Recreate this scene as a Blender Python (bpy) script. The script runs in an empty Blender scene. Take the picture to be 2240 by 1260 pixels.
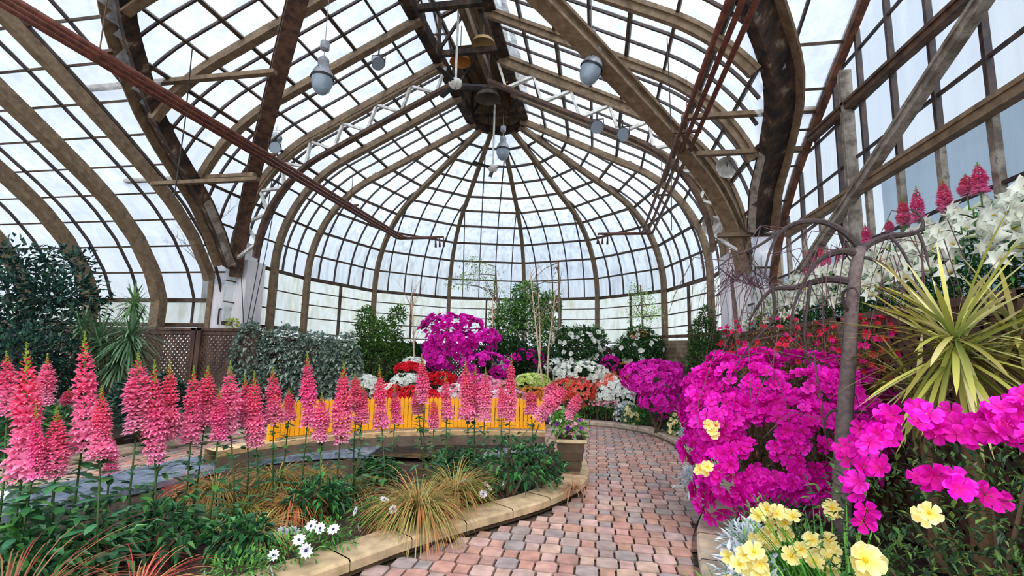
import bpy, math, random
from mathutils import Vector as V, Matrix
R_ = random.Random(11)
PI = math.pi
sc = bpy.context.scene
COL = sc.collection
# ---------------------------------------------------------------- camera, sky, sun, exposure
CH = 1.5
FPX, YAW, PITCH, ROLL = 1049.9, .1773, .1352, .0228
_fw = V((-math.sin(YAW)*math.cos(PITCH), math.cos(YAW)*math.cos(PITCH), math.sin(PITCH)))
_r = V((math.cos(YAW), math.sin(YAW), 0)); _u = _r.cross(_fw)
_r2 = _r*math.cos(ROLL)+_u*math.sin(ROLL); _u2 = -_r*math.sin(ROLL)+_u*math.cos(ROLL)
cam = bpy.data.cameras.new('camera'); cam.sensor_width = 36; cam.lens = FPX/2240*36
cam.clip_start = .05; cam.clip_end = 300
co = bpy.data.objects.new('camera', cam); COL.objects.link(co)
co.matrix_world = Matrix(((_r2.x, _u2.x, -_fw.x, 0), (_r2.y, _u2.y, -_fw.y, 0), (_r2.z, _u2.z, -_fw.z, CH), (0, 0, 0, 1)))
sc.camera = co
sc.view_settings.view_transform = 'Standard'; sc.view_settings.look = 'None'
sc.view_settings.exposure = 0.0; sc.view_settings.gamma = 1.0; sc.view_settings.use_curve_mapping = False
sc.cycles.max_bounces = 6; sc.cycles.diffuse_bounces = 3; sc.cycles.glossy_bounces = 2
sc.cycles.transmission_bounces = 4; sc.cycles.transparent_max_bounces = 12
sc.cycles.use_denoising = True
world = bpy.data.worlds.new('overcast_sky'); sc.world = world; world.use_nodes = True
wt = world.node_tree; wt.nodes.clear()
wo = wt.nodes.new('ShaderNodeOutputWorld'); wb = wt.nodes.new('ShaderNodeBackground')
tc = wt.nodes.new('ShaderNodeTexCoord'); sx = wt.nodes.new('ShaderNodeSeparateXYZ')
wt.links.new(tc.outputs['Generated'], sx.inputs[0])
# sky strength raised overhead and behind the viewer, added to brighten the interior
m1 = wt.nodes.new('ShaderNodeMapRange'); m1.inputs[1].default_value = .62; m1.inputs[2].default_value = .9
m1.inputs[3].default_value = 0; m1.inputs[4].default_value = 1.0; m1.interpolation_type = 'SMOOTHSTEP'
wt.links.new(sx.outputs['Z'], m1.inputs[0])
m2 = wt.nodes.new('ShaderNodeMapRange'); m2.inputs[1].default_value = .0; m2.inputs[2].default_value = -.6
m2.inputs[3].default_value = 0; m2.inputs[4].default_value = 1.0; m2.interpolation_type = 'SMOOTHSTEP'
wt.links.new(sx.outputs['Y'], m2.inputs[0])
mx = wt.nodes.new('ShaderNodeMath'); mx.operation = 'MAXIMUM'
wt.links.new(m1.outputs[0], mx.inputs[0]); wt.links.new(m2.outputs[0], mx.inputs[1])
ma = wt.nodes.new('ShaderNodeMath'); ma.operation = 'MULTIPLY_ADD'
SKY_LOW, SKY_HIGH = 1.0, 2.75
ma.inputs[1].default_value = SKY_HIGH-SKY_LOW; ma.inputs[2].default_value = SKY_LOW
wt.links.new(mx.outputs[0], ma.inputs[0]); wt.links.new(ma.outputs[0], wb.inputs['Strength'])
nz = wt.nodes.new('ShaderNodeTexNoise'); nz.inputs['Scale'].default_value = 3; nz.inputs['Detail'].default_value = 4
wt.links.new(tc.outputs['Generated'], nz.inputs['Vector'])
cr = wt.nodes.new('ShaderNodeValToRGB'); cr.color_ramp.elements[0].position = .35; cr.color_ramp.elements[1].position = .65
cr.color_ramp.elements[0].color = (.78, .86, 1, 1); cr.color_ramp.elements[1].color = (.93, .97, 1, 1)
wt.links.new(nz.outputs[0], cr.inputs[0]); wt.links.new(cr.outputs[0], wb.inputs['Color'])
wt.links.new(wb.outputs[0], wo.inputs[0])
sun = bpy.data.lights.new('sun', 'SUN'); sun.energy = 2.2; sun.angle = math.radians(25); sun.color = (1, .97, .92)
so = bpy.data.objects.new('sun', sun); COL.objects.link(so)
so.rotation_euler = V((.25, -.62, .75)).to_track_quat('Z', 'Y').to_euler()
so.location = (2, -6, 12)

def ray(px, py): return _fw+_r2*((px-1120)/FPX)+_u2*((630-py)/FPX)
def at(px, py, **k):
    a, v = list(k.items())[0]; i = 'xyz'.index(a); d = ray(px, py); o = V((0, 0, CH))
    return o+d*((v-o[i])/d[i])

# ---------------------------------------------------------------- colours and materials
def S(r, g, b):
    f = lambda c: (c/255/12.92) if c < 10.3 else ((c/255+.055)/1.055)**2.4
    return (f(r), f(g), f(b))
def vary(c, a, rnd=R_):
    k = 1+rnd.uniform(-a, a); return tuple(max(0, min(1, x*k*(1+rnd.uniform(-a*.3, a*.3)))) for x in c)
def lerp(a, b, t): return tuple(x+(y-x)*t for x, y in zip(a, b))
def newmat(name):
    m = bpy.data.materials.new(name); m.use_nodes = True; t = m.node_tree; t.nodes.clear()
    o = t.nodes.new('ShaderNodeOutputMaterial'); return m, t, o
def plantmat(name, rough=.5, trans=.3, spec=.3):
    m, t, o = newmat(name)
    a = t.nodes.new('ShaderNodeAttribute'); a.attribute_name = 'Col'
    b = t.nodes.new('ShaderNodeBsdfPrincipled'); b.inputs['Roughness'].default_value = rough
    b.inputs['Specular IOR Level'].default_value = spec
    t.links.new(a.outputs['Color'], b.inputs['Base Color'])
    if trans:
        tr = t.nodes.new('ShaderNodeBsdfTranslucent'); mi = t.nodes.new('ShaderNodeMixShader'); mi.inputs[0].default_value = trans
        t.links.new(a.outputs['Color'], tr.inputs['Color'])
        t.links.new(b.outputs[0], mi.inputs[1]); t.links.new(tr.outputs[0], mi.inputs[2]); t.links.new(mi.outputs[0], o.inputs[0])
    else: t.links.new(b.outputs[0], o.inputs[0])
    return m
def mottled(name, c1, c2, scale=4, rough=.7, c3=None, stretch=(1, 1, 1), bump=0, lo=.4, hi=.6, metal=0, spec=.4):
    m, t, o = newmat(name)
    g = t.nodes.new('ShaderNodeTexCoord'); mp = t.nodes.new('ShaderNodeMapping'); mp.inputs['Scale'].default_value = stretch
    n = t.nodes.new('ShaderNodeTexNoise'); n.inputs['Scale'].default_value = scale; n.inputs['Detail'].default_value = 6; n.inputs['Roughness'].default_value = .65
    r = t.nodes.new('ShaderNodeValToRGB'); e = r.color_ramp.elements
    e[0].position = lo; e[0].color = (*c1, 1); e[1].position = hi; e[1].color = (*c2, 1)
    if c3: x = e.new(min(.99, hi+.12)); x.color = (*c3, 1)
    b = t.nodes.new('ShaderNodeBsdfPrincipled'); b.inputs['Roughness'].default_value = rough; b.inputs['Metallic'].default_value = metal
    b.inputs['Specular IOR Level'].default_value = spec
    t.links.new(g.outputs['Object'], mp.inputs[0]); t.links.new(mp.outputs[0], n.inputs['Vector'])
    t.links.new(n.outputs[0], r.inputs[0]); t.links.new(r.outputs[0], b.inputs['Base Color'])
    if bump:
        bp = t.nodes.new('ShaderNodeBump'); bp.inputs['Strength'].default_value = bump; bp.inputs['Distance'].default_value = .02
        t.links.new(n.outputs[0], bp.inputs['Height']); t.links.new(bp.outputs[0], b.inputs['Normal'])
    t.links.new(b.outputs[0], o.inputs[0]); return m
def colmat(name, rough=.7, noise=.25, scale=18, spec=.35, bump=.3):
    # colour from the mesh attribute, broken up by grain
    m, t, o = newmat(name)
    a = t.nodes.new('ShaderNodeAttribute'); a.attribute_name = 'Col'
    g = t.nodes.new('ShaderNodeTexCoord'); n = t.nodes.new('ShaderNodeTexNoise'); n.inputs['Scale'].default_value = scale; n.inputs['Detail'].default_value = 7
    mr = t.nodes.new('ShaderNodeMapRange'); mr.inputs[1].default_value = .3; mr.inputs[2].default_value = .7; mr.inputs[3].default_value = 1-noise; mr.inputs[4].default_value = 1+noise
    mu = t.nodes.new('ShaderNodeVectorMath'); mu.operation = 'SCALE'
    b = t.nodes.new('ShaderNodeBsdfPrincipled'); b.inputs['Roughness'].default_value = rough; b.inputs['Specular IOR Level'].default_value = spec
    bp = t.nodes.new('ShaderNodeBump'); bp.inputs['Strength'].default_value = bump; bp.inputs['Distance'].default_value = .01
    t.links.new(g.outputs['Object'], n.inputs['Vector']); t.links.new(n.outputs[0], mr.inputs[0]); t.links.new(mr.outputs[0], mu.inputs['Scale'])
    t.links.new(a.outputs['Color'], mu.inputs[0]); t.links.new(mu.outputs[0], b.inputs['Base Color'])
    t.links.new(n.outputs[0], bp.inputs['Height']); t.links.new(bp.outputs[0], b.inputs['Normal'])
    t.links.new(b.outputs[0], o.inputs[0]); return m
def glassmat(name, tint, haze, amount, dirt, streak=(1, 1, .15)):
    # greenhouse glass: see-through, with a film of lime wash and grime that scatters daylight
    m, t, o = newmat(name)
    g = t.nodes.new('ShaderNodeTexCoord'); mp = t.nodes.new('ShaderNodeMapping'); mp.inputs['Scale'].default_value = streak
    n = t.nodes.new('ShaderNodeTexNoise'); n.inputs['Scale'].default_value = 2.6; n.inputs['Detail'].default_value = 6; n.inputs['Roughness'].default_value = .7
    t.links.new(g.outputs['Object'], mp.inputs[0]); t.links.new(mp.outputs[0], n.inputs['Vector'])
    mr = t.nodes.new('ShaderNodeMapRange'); mr.inputs[1].default_value = .35; mr.inputs[2].default_value = .7
    mr.inputs[3].default_value = amount-.2; mr.inputs[4].default_value = min(1, amount+.25)
    t.links.new(n.outputs[0], mr.inputs[0])
    tp = t.nodes.new('ShaderNodeBsdfTransparent'); tp.inputs[0].default_value = (*tint, 1)
    n2 = t.nodes.new('ShaderNodeTexNoise'); n2.inputs['Scale'].default_value = 5; n2.inputs['Detail'].default_value = 8
    t.links.new(mp.outputs[0], n2.inputs['Vector'])
    r = t.nodes.new('ShaderNodeValToRGB'); e = r.color_ramp.elements
    e[0].position = .42; e[0].color = (*haze, 1); e[1].position = .75; e[1].color = (*dirt, 1)
    t.links.new(n2.outputs[0], r.inputs[0])
    tr = t.nodes.new('ShaderNodeBsdfTranslucent'); t.links.new(r.outputs[0], tr.inputs[0])
    mi = t.nodes.new('ShaderNodeMixShader'); t.links.new(mr.outputs[0], mi.inputs[0])
    t.links.new(tp.outputs[0], mi.inputs[1]); t.links.new(tr.outputs[0], mi.inputs[2])
    gl = t.nodes.new('ShaderNodeBsdfGlossy'); gl.inputs['Roughness'].default_value = .15
    m3 = t.nodes.new('ShaderNodeMixShader'); m3.inputs[0].default_value = .04
    t.links.new(mi.outputs[0], m3.inputs[1]); t.links.new(gl.outputs[0], m3.inputs[2]); t.links.new(m3.outputs[0], o.inputs[0])
    return m
M = {}
M['leaf'] = plantmat('leaf_surface', .45, .18, .35)
M['petal'] = plantmat('petal_surface', .6, .38, .2)
M['stem'] = plantmat('stem_surface', .65, 0, .3)
M['bark'] = colmat('bark_surface', .85, .35, 30)
M['paint'] = colmat('painted_surface', .5, .12, 12)
M['stone'] = colmat('stone_surface', .75, .28, 9, .3, .5)
M['rib'] = mottled('peeling_painted_rib', S(84, 64, 46), S(134, 112, 86), 8, .7, S(164, 146, 120), (1, 1, 1), .2, .3, .7)
M['brown'] = mottled('dark_brown_beam', S(62, 42, 34), S(98, 72, 54), 7, .7, None, (1, 1, 1), .2)
M['rust'] = mottled('rusty_iron', S(66, 36, 24), S(108, 66, 46), 7, .7, None, (1, 1, 1), .3)
M['purlin'] = mottled('dark_glazing_bar', S(48, 34, 26), S(84, 64, 46), 6, .6)
M['bar'] = mottled('thin_glazing_bar', S(40, 32, 34), S(70, 52, 44), 8, .6)
M['gutter'] = mottled('blackened_valley_timber', S(26, 18, 16), S(74, 52, 36), 5, .8, S(140, 126, 108), (1, 1, .3), .5, .42, .6)
M['greywood'] = mottled('grey_weathered_timber', S(96, 84, 74), S(150, 140, 128), 6, .8, S(60, 50, 44), (1, 1, 1), .2)
M['white'] = mottled('chalky_white_steel', S(190, 184, 174), S(236, 234, 228), 8, .6, None, (1, 1, 1), .1)
M['plaster'] = mottled('white_plaster', S(190, 182, 186), S(226, 220, 220), 3, .8, S(200, 180, 140), (1, 1, .25), .1, .3, .6)
M['fence'] = mottled('brown_stained_wood', S(62, 42, 34), S(98, 72, 58), 6, .75, None, (1, 1, .3), .2)
M['board'] = mottled('grey_brown_board', S(96, 80, 62), S(140, 122, 98), 4, .8, S(70, 54, 40), (2, .3, 1), .2)
M['pipe'] = mottled('red_brown_pipe', S(74, 36, 26), S(108, 60, 44), 9, .5)
M['soil'] = mottled('dark_garden_soil', S(34, 24, 18), S(66, 48, 34), 14, .95, None, (1, 1, 1), .8)
M['mortar'] = mottled('sandy_joint', S(74, 62, 52), S(100, 86, 72), 20, .95)
M['grass'] = mottled('outside_lawn', S(120, 130, 110), S(150, 156, 140), 2, .95)
M['metal'] = mottled('grey_lamp_housing', S(120, 122, 126), S(160, 162, 166), 6, .4)
M['black'] = mottled('black_painted_metal', S(20, 20, 22), S(38, 36, 36), 8, .5)
M['glass'] = glassmat('milky_roof_glass', (.86, .93, 1), (.92, .96, 1), .3, (.62, .66, .72))
M['apse_glass'] = glassmat('streaked_apse_glass', (.78, .87, .97), (.84, .89, .95), .55, (.36, .38, .42), (1.6, 1.6, .12))
M['panel'] = glassmat('whitewashed_panel', (.8, .88, .9), (.97, 1, 1), .8, (.62, .6, .42), (1.2, 1.2, .5))
M['blueglass'] = glassmat('blue_grey_glass', (.42, .52, .6), (.34, .42, .5), .5, (.26, .32, .4))
m, t, o = newmat('globe_glass'); b = t.nodes.new('ShaderNodeBsdfPrincipled'); b.inputs['Base Color'].default_value = (*S(150, 165, 178), 1); b.inputs['Roughness'].default_value = .15
b.inputs['Transmission Weight'].default_value = .35; t.links.new(b.outputs[0], o.inputs[0]); M['globe'] = m
m, t, o = newmat('dark_pond_water'); b = t.nodes.new('ShaderNodeBsdfPrincipled'); b.inputs['Base Color'].default_value = (.004, .005, .006, 1); b.inputs['Roughness'].default_value = .06
n = t.nodes.new('ShaderNodeTexNoise'); n.inputs['Scale'].default_value = 9; bp = t.nodes.new('ShaderNodeBump'); bp.inputs['Strength'].default_value = .5; bp.inputs['Distance'].default_value = .04
t.links.new(n.outputs[0], bp.inputs['Height']); t.links.new(bp.outputs[0], b.inputs['Normal']); t.links.new(b.outputs[0], o.inputs[0]); M['water'] = m
M['slate'] = mottled('wet_grey_slate', S(86, 96, 112), S(124, 134, 152), 9, .3, S(150, 158, 172), (1, 1, 1), .4, .4, .6, 0, .6)

# ---------------------------------------------------------------- mesh builder
class MB:
    def __init__(s): s.v = []; s.f = []; s.c = []
    def poly(s, pts, col=(1, 1, 1)):
        i = len(s.v); s.v += [tuple(p) for p in pts]; s.c += [col]*len(pts); s.f.append(tuple(range(i, i+len(pts))))
    def tube(s, pts, rad, n=6, col=(1, 1, 1), cap=True):
        pts = [V(p) for p in pts]; k = len(pts)
        if not isinstance(rad, (list, tuple)): rad = [rad]*k
        i0 = len(s.v); ref = None
        for i, p in enumerate(pts):
            d = (pts[min(i+1, k-1)]-pts[max(i-1, 0)])
            d = d.normalized() if d.length > 1e-9 else V((0, 0, 1))
            if ref is None: ref = d.orthogonal().normalized()
            a = (ref-d*ref.dot(d)); a = a.normalized() if a.length > 1e-6 else d.orthogonal().normalized(); ref = a; b = d.cross(a)
            for j in range(n):
                t = 2*PI*j/n; s.v.append(tuple(p+(a*math.cos(t)+b*math.sin(t))*rad[i])); s.c.append(col[i] if isinstance(col, list) else col)
        for i in range(k-1):
            for j in range(n):
                a = i0+i*n+j; b = i0+i*n+(j+1) % n; s.f.append((a, b, b+n, a+n))
        if cap: s.f.append(tuple(i0+j for j in reversed(range(n)))); s.f.append(tuple(i0+(k-1)*n+j for j in range(n)))
    def box(s, c, size, col=(1, 1, 1), rot=None):
        c = V(c); h = [x/2 for x in size]; i = len(s.v)
        for z in (-1, 1):
            for y in (-1, 1):
                for x in (-1, 1):
                    p = V((x*h[0], y*h[1], z*h[2]))
                    if rot: p = rot @ p
                    s.v.append(tuple(c+p)); s.c.append(col)
        s.f += [tuple(i+j for j in q) for q in ((0, 2, 3, 1), (4, 5, 7, 6), (0, 1, 5, 4), (2, 6, 7, 3), (0, 4, 6, 2), (1, 3, 7, 5))]
    def sweep(s, pts, side, w, h, col=(1, 1, 1), off=0):
        # rectangular section swept along pts; side = width direction (fixed, or a list), h is measured across it
        pts = [V(p) for p in pts]; k = len(pts); i0 = len(s.v)
        if k < 2: return
        for i, p in enumerate(pts):
            d = (pts[min(i+1, k-1)]-pts[max(i-1, 0)]).normalized(); sd = V(side[i] if isinstance(side, list) else side)
            sd = (sd-d*sd.dot(d)).normalized(); nn = d.cross(sd)
            for a, b in ((-1, -1), (1, -1), (1, 1), (-1, 1)):
                s.v.append(tuple(p+sd*(a*w/2)+nn*(b*h/2+off))); s.c.append(col)
        for i in range(k-1):
            for j in range(4):
                a = i0+i*4+j; b = i0+i*4+(j+1) % 4; s.f.append((a, b, b+4, a+4))
        s.f.append((i0+3, i0+2, i0+1, i0)); e = i0+(k-1)*4; s.f.append((e, e+1, e+2, e+3))
    def lathe(s, c, prof, n=16, col=(1, 1, 1), axis=None):
        c = V(c); q = V(axis).normalized().to_track_quat('Z', 'Y') if axis else None; i0 = len(s.v)
        for k, (r, z) in enumerate(prof):
            for j in range(n):
                t = 2*PI*j/n; p = V((r*math.cos(t), r*math.sin(t), z))
                if q: p = q @ p
                s.v.append(tuple(c+p)); s.c.append(col[k] if isinstance(col, list) else col)
        for k in range(len(prof)-1):
            for j in range(n):
                a = i0+k*n+j; b = i0+k*n+(j+1) % n; s.f.append((a, b, b+n, a+n))
    def leaf(s, p, d, L, W, col, up=V((0, 0, 1)), droop=0, fold=.25, tip=None, k=1):
        # folded blade: k=1 a diamond of two faces, k>1 a longer arching strip
        p = V(p); d = V(d).normalized(); sd = d.cross(up)
        sd = sd.normalized() if sd.length > 1e-3 else d.orthogonal().normalized(); n = sd.cross(d)
        i = len(s.v); tip = tip or col
        if k == 1:
            m = p+d*(L*.45)
            s.v += [tuple(p), tuple(m+sd*W/2+n*W*fold), tuple(p+d*L-V((0, 0, droop*L))), tuple(m-sd*W/2+n*W*fold)]
            s.c += [col, col, tip, col]; s.f += [(i, i+1, i+2), (i, i+2, i+3)]
        else:
            q = p.copy(); dd = d.copy()
            for a in range(k+1):
                t = a/k; w = W/2*min(1, 1.25-abs(t-.35)*1.1) if a < k else .0004
                if a == 0: w *= .55
                s.v += [tuple(q+sd*w), tuple(q-sd*w)]; cc = lerp(col, tip, t); s.c += [cc, cc]
                dd = (dd-V((0, 0, droop/k))).normalized(); q = q+dd*(L/k)
            s.f += [(i+2*a, i+2*a+1, i+2*a+3, i+2*a+2) for a in range(k)]
    def build(s, name, mat, parent=None, smooth=False, loc=None):
        me = bpy.data.meshes.new(name)
        off = V(parent_origin(parent)) if parent else V(loc or (0, 0, 0))
        me.from_pydata([tuple(V(p)-off) for p in s.v] if off.length > 0 else s.v, [], s.f)
        at_ = me.color_attributes.new('Col', 'FLOAT_COLOR', 'POINT')
        fl = [x for c in s.c for x in (c[0], c[1], c[2], 1)]; at_.data.foreach_set('color', fl)
        me.materials.append(M[mat] if isinstance(mat, str) else mat)
        if smooth: me.polygons.foreach_set('use_smooth', [True]*len(me.polygons))
        o = bpy.data.objects.new(name, me); COL.objects.link(o)
        if parent: o.parent = parent
        elif loc: o.location = loc
        return o
def parent_origin(o):
    p = V(o.location)
    while o.parent: o = o.parent; p += V(o.location)
    return p
def tag(o, label=None, cat=None, group=None, kind=None):
    if label: o['label'] = label
    if cat: o['category'] = cat
    if group: o['group'] = group
    if kind: o['kind'] = kind
    return o
def thing(name, loc, label, cat, group=None, kind=None):
    o = bpy.data.objects.new(name, None); COL.objects.link(o); o.location = loc; o.empty_display_size = .1
    return tag(o, label, cat, group, kind)
def inst(src, parent, p, d=None, s=1, roll=0, name=None):
    # a copy sharing mesh data, placed at world point p, its +Z turned towards d
    c = src.copy(); COL.objects.link(c); c.parent = parent
    if name: c.name = name
    c.location = V(p)-parent_origin(parent)
    if d is not None: c.rotation_euler = (V(d).to_track_quat('Z', 'Y') @ Matrix.Rotation(roll, 3, 'Z').to_quaternion()).to_euler()
    c.scale = (s, s, s) if not isinstance(s, tuple) else s
    return c
def proto(mb, name, mat, smooth=False):
    o = mb.build(name, mat, None, smooth); COL.objects.unlink(o); return o

# ---------------------------------------------------------------- glasshouse shell
R = 5.5; XC = -.488*R; YC = 2.2184*R; ZS = 3.48; RL = .69; ZL = 7.89; QR = 3.27
_cx = R-QR; _D = math.hypot(RL-_cx, ZL-ZS); _th = math.atan2(ZL-ZS, RL-_cx)-math.acos(QR/_D)
TX, TZ = _cx+QR*math.cos(_th), ZS+QR*math.sin(_th)
ARC = QR*_th; LIN = math.hypot(TX-RL, TZ-ZL); TOT = ARC+LIN
def prof(s, inset=0):
    # nave section by arc length: (half width, height)
    if s <= ARC:
        a = s/QR; return (_cx+(QR-inset)*math.cos(a), ZS+(QR-inset)*math.sin(a))
    t = (s-ARC)/LIN; nx, nz = math.cos(_th), math.sin(_th)
    return (TX+(RL-TX)*t-nx*inset, TZ+(ZL-TZ)*t-nz*inset)
WT = [(2.0, 9.75), (2.58, 9.75), (3.2, 9.5), (3.9, 9.0), (4.45, 8.42), (4.85, 7.85), (5.38, 6.98), (5.93, 6.02), (6.38, 5.15), (6.8, 4.2), (7.3, 3.0), (7.9, 1.6)]
def yW(z):
    for (a, b), (c, d) in zip(WT, WT[1:]):
        if z <= c: return b+(d-b)*(z-a)/(c-a)
    return WT[-1][1]
def rN(z):
    if z < ZS: return R
    if z < TZ: return _cx+math.sqrt(max(0, QR*QR-(z-ZS)**2))
    return TX+(RL-TX)*(z-TZ)/(ZL-TZ)
WP = [V((0, y, z)) for z, y in WT[1:]]
WL = [0]
for a, b in zip(WP, WP[1:]): WL.append(WL[-1]+(b-a).length)
def wprof(s):
    for i in range(len(WL)-1):
        if s <= WL[i+1] or i == len(WL)-2:
            t = (s-WL[i])/(WL[i+1]-WL[i]); p = WP[i]+(WP[i+1]-WP[i])*t; return (p.y, p.z)
NR = 10; STEP = TOT/NR
ZB = 2.02     # bottom of the whitewashed panels
CNT = {'window': 0, 'trim': 0}
def sname(k): CNT[k] += 1; return '%s_%d' % (k, CNT[k])
def struct(mb, name, mat, label, smooth=False, parent=None):
    o = mb.build(name, mat, parent, smooth)
    if not parent: o['kind'] = 'structure'; o['label'] = label
    return o
def window(bars, glass, label, gm='glass', thin=None):
    o = bars.build(sname('window'), 'purlin'); o['kind'] = 'structure'; o['label'] = label
    if thin and thin.v: thin.build('glazing_bar', 'bar', o)
    glass.build('glass', gm, o); return o
YR = [YC, 10.78, 9.36, 7.95, 6.54, 5.12, 3.7, 2.28]
def shf(z): return max(0, min(.42, (z-4.3)*.36))
def clipn(x, y, z): return y >= yW(z)-.02-shf(z)
def spans(f, n):
    # runs of consecutive valid samples
    out = []; cur = []
    for i in range(n+1):
        p = f(i/n)
        if p is None:
            if len(cur) > 1: out.append(cur)
            cur = []
        else: cur.append(p)
    if len(cur) > 1: out.append(cur)
    return out
for sgn, sn in ((-1, 'left'), (1, 'right')):
    for i in range(len(YR)-1):
        y0, y1 = YR[i+1], YR[i]
        bars, thin, gl = MB(), MB(), MB()
        for k in range(NR+1):
            r, z = prof(k*STEP); nn = V((r-_cx, 0, z-ZS)).normalized() if k*STEP < ARC else V((math.cos(_th), 0, math.sin(_th))); nn.x *= sgn
            sd = V((0, 1, 0)).cross(nn)
            for run in spans(lambda t: (V((XC+sgn*r, y0+(y1-y0)*t, z)) if clipn(0, y0+(y1-y0)*t, z) else None), 14):
                bars.sweep([run[0], run[-1]], sd, .062 if k % 2 == 0 else .042, .07)
        for q in (1/3, 2/3):
            y = y0+(y1-y0)*q
            for run in spans(lambda t: (lambda rz: V((XC+sgn*rz[0], y, rz[1])) if clipn(0, y, rz[1]) else None)(prof(t*TOT)), 34):
                thin.sweep(run, (0, 1, 0), .034, .05)
        NS = 48; NY = 6
        for a in range(NS):
            for b in range(NY):
                ya, yb = y0+(y1-y0)*b/NY, y0+(y1-y0)*(b+1)/NY; r0, z0 = prof(TOT*a/NS); r1, z1 = prof(TOT*(a+1)/NS)
                if clipn(0, (ya+yb)/2, (z0+z1)/2):
                    gl.poly([(XC+sgn*(r0+.03), ya, z0), (XC+sgn*(r0+.03), yb, z0), (XC+sgn*(r1+.03), yb, z1), (XC+sgn*(r1+.03), ya, z1)])
        if gl.v: window(bars, gl, 'roof glazing bay of the nave on the %s side, %s from the apse' % (sn, ['first', 'second', 'third', 'fourth', 'fifth', 'sixth', 'seventh'][i]), 'glass', thin)
        if y0 > 9.3:   # low upright panels below the glass
            bars, gl = MB(), MB(); x = XC+sgn*R
            for z in (ZB, 2.5, 2.98, ZS): bars.sweep([(x, y0, z), (x, y1, z)], (1, 0, 0), .04, .028 if z not in (ZS, ZB) else .09)
            gl.poly([(x+sgn*.04, y0, ZB), (x+sgn*.04, y1, ZB), (x+sgn*.04, y1, ZS), (x+sgn*.04, y0, ZS)])
            window(bars, gl, 'whitewashed upright panel of the nave, %s side' % sn, 'panel')
# apse: flat bays between radial ribs
AN = [math.radians(a) for a in range(-90, 91, 30)]
def ap(phi, r, z): return V((XC+r*math.sin(phi), YC+r*math.cos(phi), z))
T15 = math.tan(math.radians(15)); C15 = math.cos(math.radians(15))
for i in range(6):
    p0, p1 = AN[i], AN[i+1]; pm = (p0+p1)/2; ax = V((math.sin(pm), math.cos(pm), 0)); tx = V((math.cos(pm), -math.sin(pm), 0))
    bars, thin, gl = MB(), MB(), MB()
    for k in range(NR+1):
        r, z = prof(k*STEP)
        bars.sweep([ap(p0, r, z), ap(p1, r, z)], (ax if k*STEP > 2 else V((0, 0, 1))), .06 if k % 2 == 0 else .044, .065)
    for off in (-1.5, -.5, .5, 1.5):
        w = off*R*2*math.sin(math.radians(15))/5*1.0*1.05; run = []
        for a in range(41):
            r, z = prof(TOT*a/40); rm = r*C15
            if rm*T15 < abs(w)-.0: break
            run.append(V((XC, YC, z))+ax*rm+tx*w)
        thin.sweep(run, tx, .032, .05)
    for off in (0,):
        run = []
        for a in range(26, 41):
            r, z = prof(TOT*a/40); run.append(V((XC, YC, z))+ax*r*C15+tx*(r*.03))
    NS = 24
    for a in range(NS):
        r0, z0 = prof(TOT*a/NS); r1, z1 = prof(TOT*(a+1)/NS)
        gl.poly([ap(p0, r0+.03, z0), ap(p1, r0+.03, z0), ap(p1, r1+.03, z1), ap(p0, r1+.03, z1)])
    od = ['far left', 'left', 'left of centre', 'right of centre', 'right', 'far right'][i]
    window(bars, gl, 'curved apse glazing bay, %s of the six bays' % od, 'apse_glass', thin)
    bars, gl = MB(), MB()
    for z in (ZB-.1, 2.36, 2.74, 3.11, ZS): bars.sweep([ap(p0, R, z), ap(p1, R, z)], ax, .05, .1 if z == ZS else .03)
    pmid = (ap(p0, R, 0)+ap(p1, R, 0))/2; bars.sweep([pmid+V((0, 0, ZB-.1)), pmid+V((0, 0, ZS))], tx, .06, .07)
    gl.poly([ap(p0, R+.04, ZB-.1), ap(p1, R+.04, ZB-.1), ap(p1, R+.04, ZS), ap(p0, R+.04, ZS)])
    window(bars, gl, 'whitewashed upright panels under the apse glass, %s bay' % od, 'panel')
# ribs
def ribpath(n=44, inset=.1, s0=0): return [prof(s0+(TOT-s0)*a/n, inset) for a in range(n+1)]
def section(mb, pts, side, w, h):
    # moulded rib: deep web with a wider rounded flange on the room side
    mb.sweep(pts, side, w*.55, h)
    mb.sweep(pts, side, w, h*.4, off=-h*.32)
for i, phi in enumerate(AN):
    mb = MB(); d = V((math.sin(phi), math.cos(phi), 0)); sd = V((math.cos(phi), -math.sin(phi), 0))
    pts = [V((XC, YC, .2))+d*(R-.1), V((XC, YC, 1.6))+d*(R-.1)]+[V((XC, YC, z))+d*r for r, z in ribpath()]
    section(mb, pts, sd, .13, .16)
    struct(mb, sname('trim'), 'rib', 'curved brown apse rib, number %d counted from the left' % (i+1))
for sgn, sn in ((-1, 'left'), (1, 'right')):
    for i, y in enumerate(YR[1:]):
        mb = MB(); run = [V((XC+sgn*r, y, z)) for r, z in ribpath() if y > yW(z)-.12-shf(z)]
        if y > 9.8: run = [V((XC+sgn*(R-.1), y, .2)), V((XC+sgn*(R-.1), y, 1.8))]+run
        if len(run) < 3: continue
        section(mb, run, (0, 1, 0), .15, .17)
        struct(mb, sname('trim'), 'rib', 'arched nave rib, %s side, number %d before the apse' % (sn, i+1))
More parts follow.
